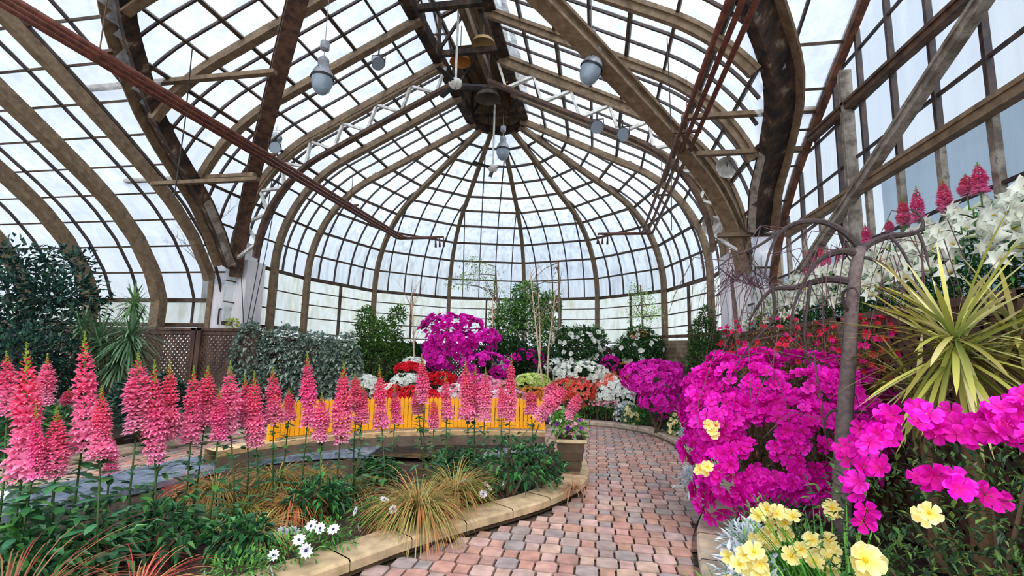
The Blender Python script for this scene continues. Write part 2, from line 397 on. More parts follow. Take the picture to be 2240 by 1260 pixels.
# white lattice truss under the third rib
for sgn, sn in ((-1, 'left'), (1, 'right')):
    root = thing('lattice_truss', (XC+sgn*R, 9.36, 3.3), 'curved lattice truss with pale lacing at the nave arch, %s half' % sn, 'truss', 'lattice trusses'); root['kind'] = 'structure'; root.name = sname('trim')
    up, lo, la = MB(), MB(), MB()
    U = [V((XC+sgn*r, 9.36, z)) for r, z in ribpath(48, .22)]; L = [V((XC+sgn*r, 9.36, z)) for r, z in ribpath(48, .68)]
    lo.sweep(L, (0, 1, 0), .14, .07); up.sweep(U, (0, 1, 0), .12, .06)
    for k in range(0, 48, 3):
        a, b = (U[k], L[k+3]) if (k//3) % 2 == 0 else (L[k], U[k+3])
        la.sweep([a, b], (0, 1, 0), .08, .05)
    up.build('upper_chord', 'rib', root); lo.build('lower_chord', 'brown', root); la.build('lacing', 'white', root)
# diagonal hip trusses rising from the piers
for sgn, sn in ((-1, 'left'), (1, 'right')):
    mb = MB(); pts = []
    for h, z in ((5.45, 3.1), (5.3, 3.8), (4.85, 4.55), (4.2, 5.08), (3.5, 5.5), (2.7, 6.0), (1.9, 6.45), (.9, 6.95), (.2, 7.25)):
        pts.append(V((XC+sgn*h, 4.1+h, z)))
    fine = []
    for a, b in zip(pts, pts[1:]): fine += [a+(b-a)*t/4 for t in range(4)]
    fine.append(pts[-1])
    sm = fine[:]
    for _ in range(4): sm = [sm[0]]+[(sm[i-1]+sm[i]*2+sm[i+1])/4 for i in range(1, len(sm)-1)]+[sm[-1]]
    mb.sweep(sm, (sgn, -1, 0), .13, .2); mb.sweep(sm, (sgn, -1, 0), .26, .05, off=-.1); mb.sweep(sm, (sgn, -1, 0), .26, .05, off=.1)
    struct(mb, sname('trim'), 'rib' if sgn > 0 else 'brown', 'heavy diagonal hip rib rising from the %s pier' % sn)
# valley gutters where wing roof meets nave roof
for sgn, sn in ((-1, 'left'), (1, 'right')):
    a, b, c = MB(), MB(), MB(); P = []
    for k in range(40):
        z = (3.75 if sgn > 0 else 3.3)+k*.13
        if z > 7.7: break
        P.append(V((XC+sgn*(rN(z)-.08+shf(z)*(.85 if sgn > 0 else .5)+(.14 if sgn > 0 and z < 5.2 else .14*max(0, (5.9-z)/.7) if sgn > 0 and z < 5.9 else 0)), yW(z)-.1, z)))
    S_ = V((sgn, .8, 0))
    a.sweep(P, S_, .42, .2); b.sweep([p+V((-sgn*.1, -.1, 0)) for p in P], S_, .2, .16); c.sweep([p+V((sgn*.2, -.06, 0)) for p in P], S_, .035, .22)
    o = struct(a, sname('trim'), 'gutter', 'blackened valley gutter timber between nave and %s wing' % sn)
    b.build('rafter', 'greywood', o); c.build('gutter_edge', 'rib', o)
# piers
for sgn, sn, x0, x1 in ((-1, 'left', -8.78, -7.92), (1, 'right', 2.46, 3.36)):
    mb = MB(); mb.box(((x0+x1)/2, 9.95, 1.75), (x1-x0, .6, 3.5)); mb.box(((x0+x1)/2+sgn*.08, 9.97, 3.7), ((x1-x0)*.7, .5, .5))
    if sgn > 0:
        for k in range(5): mb.box((x0+.1+k*.18, 9.63, 1.8), (.05, .04, 3.3))
    o = struct(mb, sname('trim'), 'plaster', 'white plastered pier at the %s of the apse arch' % sn)
    e = MB(); e.box((x0-.03 if sgn < 0 else x1+.02, 9.68, 2.2), (.12, .14, 3.6)); e.build('corner_post', 'rib', o)
# wing roof, left and right of the nave
def wing(xa, xb, tagname, xs):
    bars, thin, gl = MB(), MB(), MB(); WTOT = WL[-1]; st = .66; n = int(WTOT/st)
    ok = lambda x, z: abs(x-XC) > rN(z)-.03+shf(z)*.5 if z >= ZS else abs(x-XC) > R
    for k in range(n+1):
        y, z = wprof(k*st)
        for run in spans(lambda t: V((xa+(xb-xa)*t, y, z)) if ok(xa+(xb-xa)*t, z) else None, 30):
            bars.sweep([run[0], run[-1]], (0, -.4, 1), .05 if k == 0 else .034, .1 if k == 0 else .05)
    for x in xs:
        for run in spans(lambda t: (lambda q: V((x, q[0], q[1])) if ok(x, q[1]) else None)(wprof(t*WTOT)), 40): thin.sweep(run, (1, 0, 0), .03, .06)
    NX = 8; NS = 44
    for a in range(NS):
        y0, z0 = wprof(WTOT*a/NS); y1, z1 = wprof(WTOT*(a+1)/NS)
        for b in range(NX):
            x0, x1 = xa+(xb-xa)*b/NX, xa+(xb-xa)*(b+1)/NX
            if ok((x0+x1)/2, (z0+z1)/2): gl.poly([(x0, y0+.04, z0), (x1, y0+.04, z0), (x1, y1+.04, z1), (x0, y1+.04, z1)])
    window(bars, gl, tagname, 'glass', thin)
WX = [-21.4, -19.5, -17.6, -15.7, -13.8, -11.9, -10.0, -8.5, -6.9, -5.3, -3.8]
for i in range(len(WX)-1):
    xa, xb = WX[i], WX[i+1]; xs = [x for x in [-9.33-.77*k for k in range(-8, 17)] if xa < x < xb]
    wing(xa, xb, 'curved roof glazing of the left wing, bay %d from its far end' % (i+1), xs)
for i, (xa, xb) in enumerate(((-1.2, .6), (.6, 2.3), (2.3, 3.3))):
    wing(xa, xb, 'curved roof glazing of the right wing, bay %d from the nave' % (i+1), [x for x in (-.4, .3, 1.1, 1.8, 2.6, 3.35) if xa < x < xb])
for i, x in enumerate(WX[1:7]):
    mb = MB(); pts = [V((x, 9.5, .2)), V((x, 9.5, 1.8))]+[V((x, max(.5, wprof(WL[-1]*k/40)[0]-.24), wprof(WL[-1]*k/40)[1]-.06)) for k in range(41)]
    section(mb, pts, (1, 0, 0), .24, .26)
    struct(mb, sname('trim'), 'rib', 'thick curved wing rib on the left, number %d from the far end' % (i+1))
mb = MB(); mb.sweep([V((-8.62, wprof(WL[-1]*k/40)[0]-.2, wprof(WL[-1]*k/40)[1]-.05)) for k in range(2, 40)], (1, 0, 0), .14, .2)
struct(mb, sname('trim'), 'rib', 'slimmer wing rib beside the blackened valley gutter')
bars, gl = MB(), MB()
for z in (1.98, 2.56): bars.sweep([(-21.4, 9.72, z), (-8.8, 9.72, z)], (0, 1, 0), .1, .09)
for x in [-9.33-.77*2*k for k in range(8)]: bars.sweep([(x, 9.74, 1.98), (x, 9.74, 2.58)], (1, 0, 0), .04, .04)
gl.poly([(-21.4, 9.76, 1.98), (-8.8, 9.76, 1.98), (-8.8, 9.76, 2.58), (-21.4, 9.76, 2.58)])
window(bars, gl, 'row of low whitewashed panes under the left wing roof', 'panel')
# gable wall on the right
GX = 3.3; KG = .825
def gs(y, z): return (y*KG, CH+(z-CH)*KG)
def zG(y):
    z = 2.0
    while z < 8 and yW(z) > y: z += .02
    return z
bars, thin, gl, gl2, lowb = MB(), MB(), MB(), MB(), MB(); bars.sweep([(GX, 1.2, 1.6), (GX, 9.45, 1.6)], (0, 0, 1), .08, .06); zm = gs(0, 4.06)[1]; YE = 9.45
for y in [8.9-.635*k for k in range(0, 12)]:
    if zG(y) > zm: thin.sweep([(GX, y, zm), (GX, y, zG(y))], (0, 1, 0), .045, .06)
    lowb.sweep([(GX, y+.02, 1.6), (GX, y+.02, zm)], (0, 1, 0), .07, .06)
for z0 in (3.3, 4.66, 5.45, 6.3, 6.95):
    z = gs(0, z0)[1]; ye = min(YE, yW(z)); thin.sweep([(GX, 1.2, z), (GX, ye, z)], (0, 0, 1), .028, .035)
for k in range(28):
    y0, y1 = 1.2+(YE-1.2)*k/28, 1.2+(YE-1.2)*(k+1)/28
    if zG(y1) > zm: gl.poly([(GX+.05, y0, zm), (GX+.05, y1, zm), (GX+.05, y1, zG(y1)), (GX+.05, y0, zG(y0))])
z3 = gs(0, 3.3)[1]
gl.poly([(GX+.05, 6.2, z3), (GX+.05, YE, z3), (GX+.05, YE, zm), (GX+.05, 6.2, zm)])
gl2.poly([(GX+.05, 1.2, 1.6), (GX+.05, YE, 1.6), (GX+.05, YE, z3), (GX+.05, 1.2, z3)]); gl2.poly([(GX+.05, 1.2, z3), (GX+.05, 6.2, z3), (GX+.05, 6.2, zm), (GX+.05, 1.2, zm)])
w = window(bars, gl, 'tall gable window wall of the right wing', 'glass', thin); gl2.build('lower_glass', 'blueglass', w); lowb.build('mullion', 'greywood', w)
for i, (pts, wd, mt, lb) in enumerate((
    ([(GX-.06, *gs(1.6, 5.2)), (GX-.06, *gs(9.3, 5.59))], .11, 'brown', 'upper horizontal rail of the right gable wall'),
    ([(GX-.08, *gs(1.6, 4.04)), (GX-.08, *gs(10.6, 4.1))], .125, 'rib', 'brown middle rail of the right gable wall'),
    ([(GX-.13, *gs(3.0, 6.03)), (GX-.13, *gs(5.16, 5.13)), (GX-.13, *gs(7.6, 4.1)), (GX-.13, *gs(10.4, 2.95))], .11, 'greywood', 'grey diagonal brace across the right gable wall'),
    ([(GX-.06, 8.03*KG, 1.6), (GX-.06, 8.03*KG, 5.32)], .12, 'greywood', 'pale upright post of the right gable wall'))):
    mb = MB(); mb.sweep(pts, (1, 0, 0), .1, wd); mb.sweep(pts, (1, 0, 0), .14, wd*.35, off=-wd*.3); struct(mb, sname('trim'), mt, lb)
mb = MB(); gp = [V((GX-.06, yW(z), z)) for z in [2+.14*k for k in range(40)]]
mb.sweep(gp, (1, 0, 0), .1, .13); struct(mb, sname('trim'), 'rust', 'rusty curved end rib of the right wing roof')
# horizontal tie bars from the gutters to the nave
for i, (x0, x1, y, z) in enumerate(((-8.9, -5.1, 6.4, 5.9), (-9.6, -6.6, 8.0, 4.85), (-8.5, -6.2, 7.6, 4.6), (1.3, 3.2, 7.4, 5.2), (1.6, 3.2, 7.9, 4.8), (2.2, 3.2, 9.2, 3.75))):
    mb = MB(); mb.sweep([(x0, y, z), (x1, y, z)], (0, 1, 0), .1, .07); struct(mb, sname('trim'), 'rib', 'short horizontal tie bar near the %s gutter, at height step %d' % ('left' if x0 < 0 else 'right', i % 3+1))
# lantern along the ridge
lan = thing(sname('trim'), (XC, YC, ZL), 'raised dark lantern running along the ridge to the apse', None, None, 'structure')
curb, wall, lg, tr_, bd = MB(), MB(), MB(), MB(), MB()
HT = .95; HW = RL+.06
arcp = [V((XC-HW, 1.8, ZL)), V((XC-HW, YC-.1, ZL))]+[V((XC+HW*math.sin(a), YC+HW*math.cos(a)*.95, ZL)) for a in [math.radians(t) for t in (-60, -30, 0, 30, 60)]]+[V((XC+HW, YC-.1, ZL)), V((XC+HW, 1.8, ZL))]
curb.sweep(arcp[:2], (1, 0, 0), .2, .26); curb.sweep(arcp[-2:], (1, 0, 0), .2, .26)
for a, b in zip(arcp[1:-1], arcp[2:-1]): curb.sweep([a, b], (0, 0, 1), .22, .12)
for a, b in zip(arcp[1:-1], arcp[2:-1]): wall.poly([a, b, b+V((0, 0, HT)), a+V((0, 0, HT))])
for y in (YR[0], YR[1], YR[2], YR[3], YR[4], YR[5], YR[6]):
    yy = y-.1
    tr_.sweep([(XC-HW, yy, ZL+.05), (XC+HW, yy, ZL+.05)], (0, 1, 0), .1, .12)
    for s in (-1, 1):
        tr_.sweep([(XC+s*HW, yy, ZL), (XC+s*HW, yy, ZL+HT)], (0, 1, 0), .1, .1); tr_.sweep([(XC+s*HW, yy, ZL+HT), (XC, yy, ZL+HT+.35)], (0, 1, 0), .08, .1)
        tr_.sweep([(XC+s*HW, yy, ZL+.1), (XC, yy, ZL+HT+.3)], (0, 1, 0), .05, .06)
for s in (-1, 1):
    for k in range(9):
        y0 = 1.8+k*1.15; 
        if y0+1.1 > YC-.8: break
        lg.poly([(XC+s*HW, y0, ZL+.12), (XC+s*HW, y0+1.15, ZL+.12), (XC+s*HW, y0+1.15, ZL+HT), (XC+s*HW, y0, ZL+HT)])
        tr_.sweep([(XC+s*HW, y0, ZL+.12), (XC+s*HW, y0+1.15, ZL+HT)], (1, 0, 0), .04, .04); tr_.sweep([(XC+s*HW, y0+1.15, ZL+.12), (XC+s*HW, y0, ZL+HT)], (1, 0, 0), .04, .04)
        lg.poly([(XC+s*HW, y0, ZL+HT), (XC+s*HW, y0+1.15, ZL+HT), (XC, y0+1.15, ZL+HT+.4), (XC, y0, ZL+HT+.4)])
    tr_.sweep([(XC+s*HW, 1.8, ZL+HT), (XC+s*HW, YC, ZL+HT)], (1, 0, 0), .1, .1)
    wall.poly([(XC+s*HW, YC-1.9, ZL), (XC+s*HW, YC, ZL), (XC+s*HW, YC, ZL+HT), (XC+s*HW, YC-1.9, ZL+HT)])
bd.box((XC+.05, 6.9, ZL+HT+.1), (.5, 10.2, .08)); bd.box((XC+.05, 6.9, ZL+.42), (.14, 10.2, .2))
wall.poly([(XC-HW, YC-1.9, ZL+HT), (XC+HW, YC-1.9, ZL+HT), (XC+HW, YC+HW, ZL+HT), (XC-HW, YC+HW, ZL+HT)])
curb.build('curb', 'gutter', lan); wall.build('end_boarding', 'board', lan); tr_.build('cross_bracing', 'gutter', lan); bd.build('ridge_board', 'board', lan); lg.build('glass', 'glass', lan)
# pipes
def pipes(root_label, x0, sgn):
    root = thing('heating_pipe', (x0, 8, 5), root_label, 'pipe', 'overhead pipe runs')
    for k in range(3):
        mb = MB(); x = x0+sgn*(k-1)*.14; mb.tube([(x, 1.6, 5+.02*k), (x, 8, 5), (x, 13.75+.05*k, 5), (x-sgn*.1, 13.85+.05*k, 5), (x-sgn*1.25, 13.85+.03*k, 5.0), (x-sgn*1.27, 13.85+.03*k, 4.7)], .036, 8)
        mb.build('pipe', 'pipe', root, True)
    for y in (4.5, 7.6, 10.7): c = MB(); c.box((x0, y, 5.06), (.42, .05, .04)); c.tube([(x0, y, 5.06), (x0, y, 6.0 if y > 4.6 else 5.9)], .008, 4); c.build('hanger', 'brown', root)
pipes('three parallel rust-red pipes crossing above on the left', -6.05, -1)
pipes('three parallel rust-red pipes crossing above on the right', 1.42, 1)
# ---------------------------------------------------------------- hanging fittings
def globe_lamp(c, s, label, tilt=(0, 0, 1)):
    root = thing('pendant_lamp', c, label, 'lamp', 'glass globe pendant lamps'); c = V(c); a = V(tilt)
    g, h, b, w = MB(), MB(), MB(), MB()
    g.lathe(c, [(0.001, -.27*s), (.06*s, -.26*s), (.12*s, -.2*s), (.155*s, -.1*s), (.16*s, 0)], 20, (1, 1, 1), a)
    h.lathe(c, [(.165*s, 0), (.15*s, .08*s), (.11*s, .15*s), (.08*s, .18*s), (.085*s, .3*s), (.05*s, .34*s), (.03*s, .36*s)], 20, (1, 1, 1), a)
    b.lathe(c, [(.172*s, -.015*s), (.178*s, 0), (.172*s, .02*s), (.16*s, 0)], 20, (1, 1, 1), a)
    for k in range(4):
        t = k*PI/2; b.tube([c+V((.16*s*math.cos(t), .16*s*math.sin(t), 0)), c+V((.12*s*math.cos(t), .12*s*math.sin(t), .14*s))], .006, 4)
    w.tube([c+V((0, 0, .34*s)), c+V((0, 0, 7.4-c.z))], .006, 5); w.lathe(c+V((0, 0, .46*s)), [(.02, 0), (.07*s, .02), (.07*s, .14*s), (.02, .17*s)], 12)
    g.build('globe', 'globe', root, True); h_ = h.build('housing', 'metal', root, True); b.build('rim', 'black', h_); w.build('hanger', 'metal', root)
globe_lamp((-4.19, 6.3, 5.66), 1.0, 'grey globe pendant lamp hanging in the upper left, the largest one')
globe_lamp((-.08, 6.8, 5.78), 1.0, 'globe pendant lamp partly behind the right diagonal hip rib', (.3, 0, 1))
globe_lamp((-2.28, 11.0, 6.45), 1.0, 'small distant globe pendant lamp under the lantern end')
def flood(c, d, label, name='floodlight'):
    root = thing(name, c, label, 'lamp', 'floodlights on the trusses'); a = MB(); b = MB(); g = MB()
    a.lathe(c, [(.001, -.16), (.07, -.15), (.1, -.06), (.125, .0), (.135, .02)], 16, (1, 1, 1), d); g.lathe(V(c)+V(d).normalized()*.01, [(.001, 0), (.12, 0)], 16, (1, 1, 1), d)
    b.tube([V(c)+V((.13, 0, 0)), V(c)+V((.13, .0, .16)), V(c)+V((-.13, 0, .16)), V(c)+V((-.13, 0, 0))], .012, 5); b.tube([V(c)+V((0, 0, .16)), V(c)+V((0, 0, .3))], .015, 5)
    h_ = a.build('housing', 'metal', root, True); b.build('bracket', 'black', root); g.build('lens', 'globe', h_)
flood((-7.0, 9.0, 6.12), (.3, -.5, -.7), 'upper floodlight of the pair at the left truss foot')
flood((-6.95, 8.95, 5.86), (.5, -1, -.25), 'lower floodlight of the pair at the left truss foot')
flood((.0, 9.2, 6.02), (0, -1, -.6), 'floodlight on the lower chord right of the lantern')
flood((.5, 9.2, 5.83), (.4, -1, -.4), 'floodlight lower down the truss beside its neighbour')
flood((-3.95, 7.6, 6.72), (.8, -.3, -1), 'small floodlight clamped to the rib near the left globe lamp')
def horn(c, label):
    root = thing('horn_speaker', c, label, 'loudspeaker', 'white horn loudspeakers'); a = MB(); a.lathe(c, [(.2, 0), (.17, .03), (.08, .16), (.05, .26), (.07, .27), (.07, .4), (.001, .42)], 16, (1, 1, 1), (.35, .5, .4))
    b = MB(); b.box(V(c)+V((.1, .15, .1)), (.08, .04, .3)); a.build('horn', 'white', root, True); b.build('bracket', 'white', root)
horn((2.35, 9.0, 4.98), 'large white horn loudspeaker on the right arch')
horn((2.2, 9.6, 4.02), 'small white horn loudspeaker lower on the right arch')
def fan(c, ztop, ang, label):
    root = thing('ceiling_fan', c, label, 'fan', 'ceiling fans on long white rods'); c = V(c); r, h, = MB(), MB()
    r.tube([c, V((c.x, c.y, ztop))], .025, 8); h.lathe(c, [(.02, .1), (.12, .06), (.14, 0), (.1, -.07), (.02, -.09)], 16)
    r.build('rod', 'white', root); h.build('motor', 'white', root, True)
    for k in range(3):
        t = ang+k*2*PI/3; b = MB(); d = V((math.cos(t), math.sin(t), 0)); b.sweep([c+d*.1, c+d*.25, c+d*.62], (-d.y, d.x, .25), .1, .012); b.build('blade', 'black', root)
fan((-2.75, 8.5, 6.75), 8.7, .25, 'ceiling fan with black blades nearer the viewer, below the lantern')
fan((-2.63, 11.5, 6.19), 8.5, 1.9, 'ceiling fan with black blades farther away at the apse end')
for i, (x, y, z, w, lb) in enumerate(((-3.05, 9.7, 8.0, .24, 'orange-brown round shade inside the lantern, left one'), (-2.42, 9.3, 8.1, .26, 'tan round shade inside the lantern, middle one'), (-2.02, 10.6, 7.85, .2, 'rust-coloured round shade at the lantern curb, right one'), (-2.5, 10.2, 7.35, .3, 'dark domed shade hanging lowest under the lantern'))):
    root = thing('dome_shade', (x, y, z), lb, 'lamp', 'round shades in the lantern'); a, b = MB(), MB(); a.lathe((x, y, z), [(w, 0), (w*.85, w*.35), (w*.5, w*.6), (.02, w*.7)], 18, S(*((176, 110, 44) if i in (0, 2) else (168, 138, 92) if i == 1 else (70, 60, 50))))
    b.tube([(x, y, z+w*.7), (x, y, 8.9)], .01, 5); a.build('shade', 'paint', root, True); b.build('hanger', 'black', root)
for i, (a, b) in enumerate((((1.05, 7.0, 6.3), (1.05, 7.0, 3.3)), ((-6.5, 6.2, 6.3), (-6.5, 6.2, 3.8)), ((-8.2, 9.5, 4.4), (-7.7, 9.45, 1.9)), ((-7.3, 9.4, 5.4), (-7.6, 9.4, 1.9)), ((-7.1, 9.4, 5.6), (-7.5, 9.4, 1.9)))):
    mb = MB(); mb.tube([a, V(a).lerp(V(b), .5)+V((.03, 0, 0)), b], .009, 4); o = mb.build('hanging_cable', 'black', None, False, a)
    tag(o, ['thin cable hanging straight down right of the lantern', 'thin cable hanging below the left roof', 'dark cable slanting across the left pier', 'cable dropping beside the left pier towards the ivy', 'second cable dropping beside the left pier towards the ivy'][i], 'cable')
mb = MB()
for dx in (0, .16): mb.tube([(-8.5+dx, 9.6, 2.0), (-8.5+dx, 9.6, 2.35)], .018, 6)
mb.tube([(-8.5, 9.6, 2.35), (-8.34, 9.6, 2.35)], .018, 6); mb.lathe((-8.3, 9.55, 2.38), [(.001, -.04), (.04, -.02), (.04, .02), (.001, .04)], 10)
tag(mb.build('standpipe', 'black', None, False, (-8.5, 9.6, 2)), 'small dark bent pipe fixed to the left white pier', 'pipe')
# ---------------------------------------------------------------- ground, path, walls, pond
def inpoly(x, y, P):
    c = False; j = len(P)-1
    for i in range(len(P)):
        if (P[i][1] > y) != (P[j][1] > y) and x < (P[j][0]-P[i][0])*(y-P[i][1])/(P[j][1]-P[i][1])+P[i][0]: c = not c
        j = i
    return c
def smooth2(P, n=6):
    out = []; k = len(P)
    for i in range(k-1):
        p0, p1, p2, p3 = [V((*P[max(0, min(k-1, i+j))], 0)) for j in (-1, 0, 1, 2)]
        for a in range(n):
            t = a/n; q = .5*((2*p1)+(p2-p0)*t+(2*p0-5*p1+4*p2-p3)*t*t+(3*p1-p0-3*p2+p3)*t**3); out.append((q.x, q.y))
    out.append(tuple(P[-1])); return out
def offset(P, d):
    out = []
    for i, p in enumerate(P):
        a = V(P[max(0, i-1)]).to_3d() if False else V((*P[max(0, i-1)], 0)); b = V((*P[min(len(P)-1, i+1)], 0)); t = (b-a).normalized(); out.append((p[0]-t.y*d, p[1]+t.x*d))
    return out
def along(P, step):
    out = [V((*P[0], 0))]; acc = 0
    for a, b in zip(P, P[1:]):
        a = V((*a, 0)); b = V((*b, 0)); L = (b-a).length; t = step-acc
        while t <= L: out.append(a+(b-a)*(t/L)); t += step
        acc = L-(t-step)
    return out
mb = MB(); mb.poly([(-40, -6, -.06), (40, -6, -.06), (40, 60, -.06), (-40, 60, -.06)]); struct(mb, 'ground', 'grass', 'lawn outside the glasshouse')
mb = MB(); mb.poly([(-21.4, -3, -.03), (3.5, -3, -.03), (3.5, 9.9, -.03), (2.9, 9.9, -.03), (2.8, 12.2, -.03), (2.1, 15, -.03), (0, 17, -.03), (-2.7, 17.7, -.03), (-5.4, 17, -.03), (-7.5, 15, -.03), (-8.1, 12.2, -.03), (-8.2, 9.9, -.03), (-21.4, 9.9, -.03)]); struct(mb, 'floor', 'mortar', 'sandy bed under the paving')
KL = smooth2([(-3.3, -.6), (-3.0, .6), (-2.55, 1.6), (-2.0, 2.5), (-1.6, 3.19), (-1.36, 3.62), (-1.0, 4.12), (-.72, 4.48), (-.44, 4.9), (-.15, 5.6), (-.1, 6.2), (-.16, 6.8), (-.3, 7.3), (-.55, 7.85)])
KR = smooth2([(.95, -.6), (.8, .8), (.68, 2.2), (.66, 3.2), (.7, 3.74), (.82, 4.45), (1.08, 5.3), (1.31, 6.12), (1.42, 6.9), (1.41, 7.61), (1.34, 8.5), (1.19, 9.3), (.95, 9.95), (.6, 10.35), (.15, 10.6), (-.5, 10.7), (-1.6, 10.62), (-3, 10.1), (-4.4, 9.1), (-5.6, 7.7), (-6.3, 6.0), (-6.5, 4)])
FL = smooth2([(-4.25, 4.9), (-4.0, 5.56), (-3.62, 6.12), (-2.95, 6.72), (-2.38, 7.04), (-1.6, 7.3), (-.78, 7.42)])
island = KL+[(-.78, 7.55), (-1.6, 7.45), (-2.4, 7.2), (-3.1, 6.85), (-3.8, 6.25), (-4.15, 5.6), (-4.5, 4.6), (-4.9, 3.2), (-5.2, 1), (-5.2, -.6)]
path_area = KR+[(-6.5, -.6)]
RED = [S(176, 136, 124), S(168, 126, 114), S(160, 126, 116), S(176, 146, 132), S(152, 130, 124), S(148, 134, 130), S(166, 142, 134), S(172, 132, 116), S(180, 148, 138)]
mb = MB(); P_, RH = .285, .165; by = -.4; row = 0
def paver(x0, x1, y0, y1, ch):
    g = .005; x0 += g; x1 -= g; y0 += g; y1 -= g; c = vary(R_.choice(RED), .1); z = .004+R_.uniform(-.0015, .0015)
    if ch: pts = [(x0+ch, y0), (x1-ch, y0), (x1, y0+ch*.8), (x1, y1-ch*.8), (x1-ch, y1), (x0+ch, y1), (x0, y1-ch*.8), (x0, y0+ch*.8)]
    else: pts = [(x0, y0), (x1, y0), (x1, y1), (x0, y1)]
    cx, cy = (x0+x1)/2, (y0+y1)/2; ins = [(cx+(x-cx)*.94, cy+(y-cy)*.94) for x, y in pts]
    mb.poly([(x, y, z) for x, y in ins], c); n = len(pts)
    for i in range(n):
        j = (i+1) % n; mb.poly([(*pts[i], z-.02), (*pts[j], z-.02), (*ins[j], z), (*ins[i], z)], lerp(c, (.05, .04, .03), .35))
while by < 10.9:
    bx = -7+(P_/2 if row % 2 else 0)
    while bx < 2:
        for a, b, ch in ((0, .17, .028), (.17, P_, 0)):
            cx, cy = bx+(a+b)/2, by+RH/2
            if inpoly(cx, cy, path_area) and not inpoly(cx, cy, island) and cy > .4:
                big = .012 if ch else -.012
                paver(bx+a, bx+b, by-big, by+RH+big, ch)
        bx += P_
    by += RH; row += 1
o = struct(mb, 'floor', 'stone', 'curving path of red and grey interlocking pavers with cut corners')
def curb(P, width, zt, label, side, step, c1, c2, under=True):
    root = thing('stone_curb', (P[len(P)//2][0], P[len(P)//2][1], 0), label, 'curb', 'low stone curbs'); root['kind'] = 'structure'
    out = along(P, step); Q = [(p.x, p.y) for p in out]; inn = offset(Q, side*width)
    base = MB(); bo = offset(P, side*.035); bi = offset(P, side*(width-.02))
    for i in range(len(P)-1): 
        a, b, c, d = bo[i], bo[i+1], bi[i+1], bi[i]
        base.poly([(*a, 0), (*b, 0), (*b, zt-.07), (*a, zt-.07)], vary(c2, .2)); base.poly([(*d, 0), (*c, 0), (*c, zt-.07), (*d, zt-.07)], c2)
    base.build('base_course', 'stone', root)
    fine = 4
    for i in range(len(Q)-1):
        m = MB(); c = vary(c1, .08); g = .006
        a, b, cc, d = [V((*q, 0)) for q in (Q[i], Q[i+1], inn[i+1], inn[i])]
        t = (b-a).normalized()*g; a += t; b -= t; cc -= t; d += t
        # follow the curve between the two joints
        seg = [p for p in P if (V((*p, 0))-a).dot(b-a) > 0 and (V((*p, 0))-b).dot(a-b) > 0 and (V((*p, 0))-(a+b)/2).length < step]
        oe = [a]+[V((*p, 0)) for p in seg]+[b]; n_ = V((-(b-a).normalized().y, (b-a).normalized().x, 0))*side*width
        ie = [d]+[q+n_ for q in oe[1:-1]]+[cc]; ce = .018
        for j in range(len(oe)-1):
            o0, o1, i0, i1 = oe[j], oe[j+1], ie[j], ie[j+1]; u0, u1 = (i0-o0).normalized()*ce, (i1-o1).normalized()*ce; Z = V((0, 0, zt))
            m.poly([o0+u0+Z, o1+u1+Z, i1-u1+Z, i0-u0+Z], c); dz = V((0, 0, ce)); bz = V((0, 0, .075))
            m.poly([o0+Z-dz, o1+Z-dz, o1+u1+Z, o0+u0+Z], c); m.poly([o0+Z-bz, o1+Z-bz, o1+Z-dz, o0+Z-dz], vary(c, .1))
            m.poly([i0-u0+Z, i1-u1+Z, i1+Z-dz, i0+Z-dz], c); m.poly([i0+Z-dz, i1+Z-dz, i1+Z-bz, i0+Z-bz], c)
            m.poly([o0+Z-bz, i0+Z-bz, i1+Z-bz, o1+Z-bz], c)
        for q0, q1 in ((a, d), (b, cc)): m.poly([q0+Z-bz, q1+Z-bz, q1+Z-dz, q0+Z-dz], c)
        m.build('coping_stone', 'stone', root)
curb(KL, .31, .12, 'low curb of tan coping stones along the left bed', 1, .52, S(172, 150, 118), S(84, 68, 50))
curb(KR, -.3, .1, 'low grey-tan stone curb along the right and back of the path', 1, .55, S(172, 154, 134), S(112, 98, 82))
def bed(P, z, label, zb=-.02):
    m = MB(); m.poly([(x, y, z) for x, y in P])
    for a, b in zip(P, P[1:]+P[:1]): m.poly([(*a, zb), (*b, zb), (*b, z), (*a, z)])
    struct(m, 'planting_bed', 'soil', label)
bed(offset(KL, .2)+[(-.75, 7.3), (-1.5, 6.9), (-2.4, 6.2), (-3.3, 6.0), (-4.05, 5.35), (-4.3, 4), (-4.55, 3.1), (-5, 1), (-5, -.6)], .09, 'soil of the left bed in front of the pond')
bed(offset(KR[:-12], -.15)[:90]+[(-6.9, 8.3), (-8, 9.6), (-7.9, 12.2), (-7.3, 15), (-5.3, 16.8), (-2.7, 17.5), (0, 16.8), (2, 14.9), (2.6, 12.2), (2.4, 9), (2.42, 3), (2.42, -.6), (1.1, -.6)], .09, 'soil of the right and back beds')
bed([(-21, 9.4), (-8.9, 9.4), (-7.4, 8.6), (-7.0, 6), (-6.9, 3), (-7, 0), (-21, 0)], .12, 'soil of the far left bed')
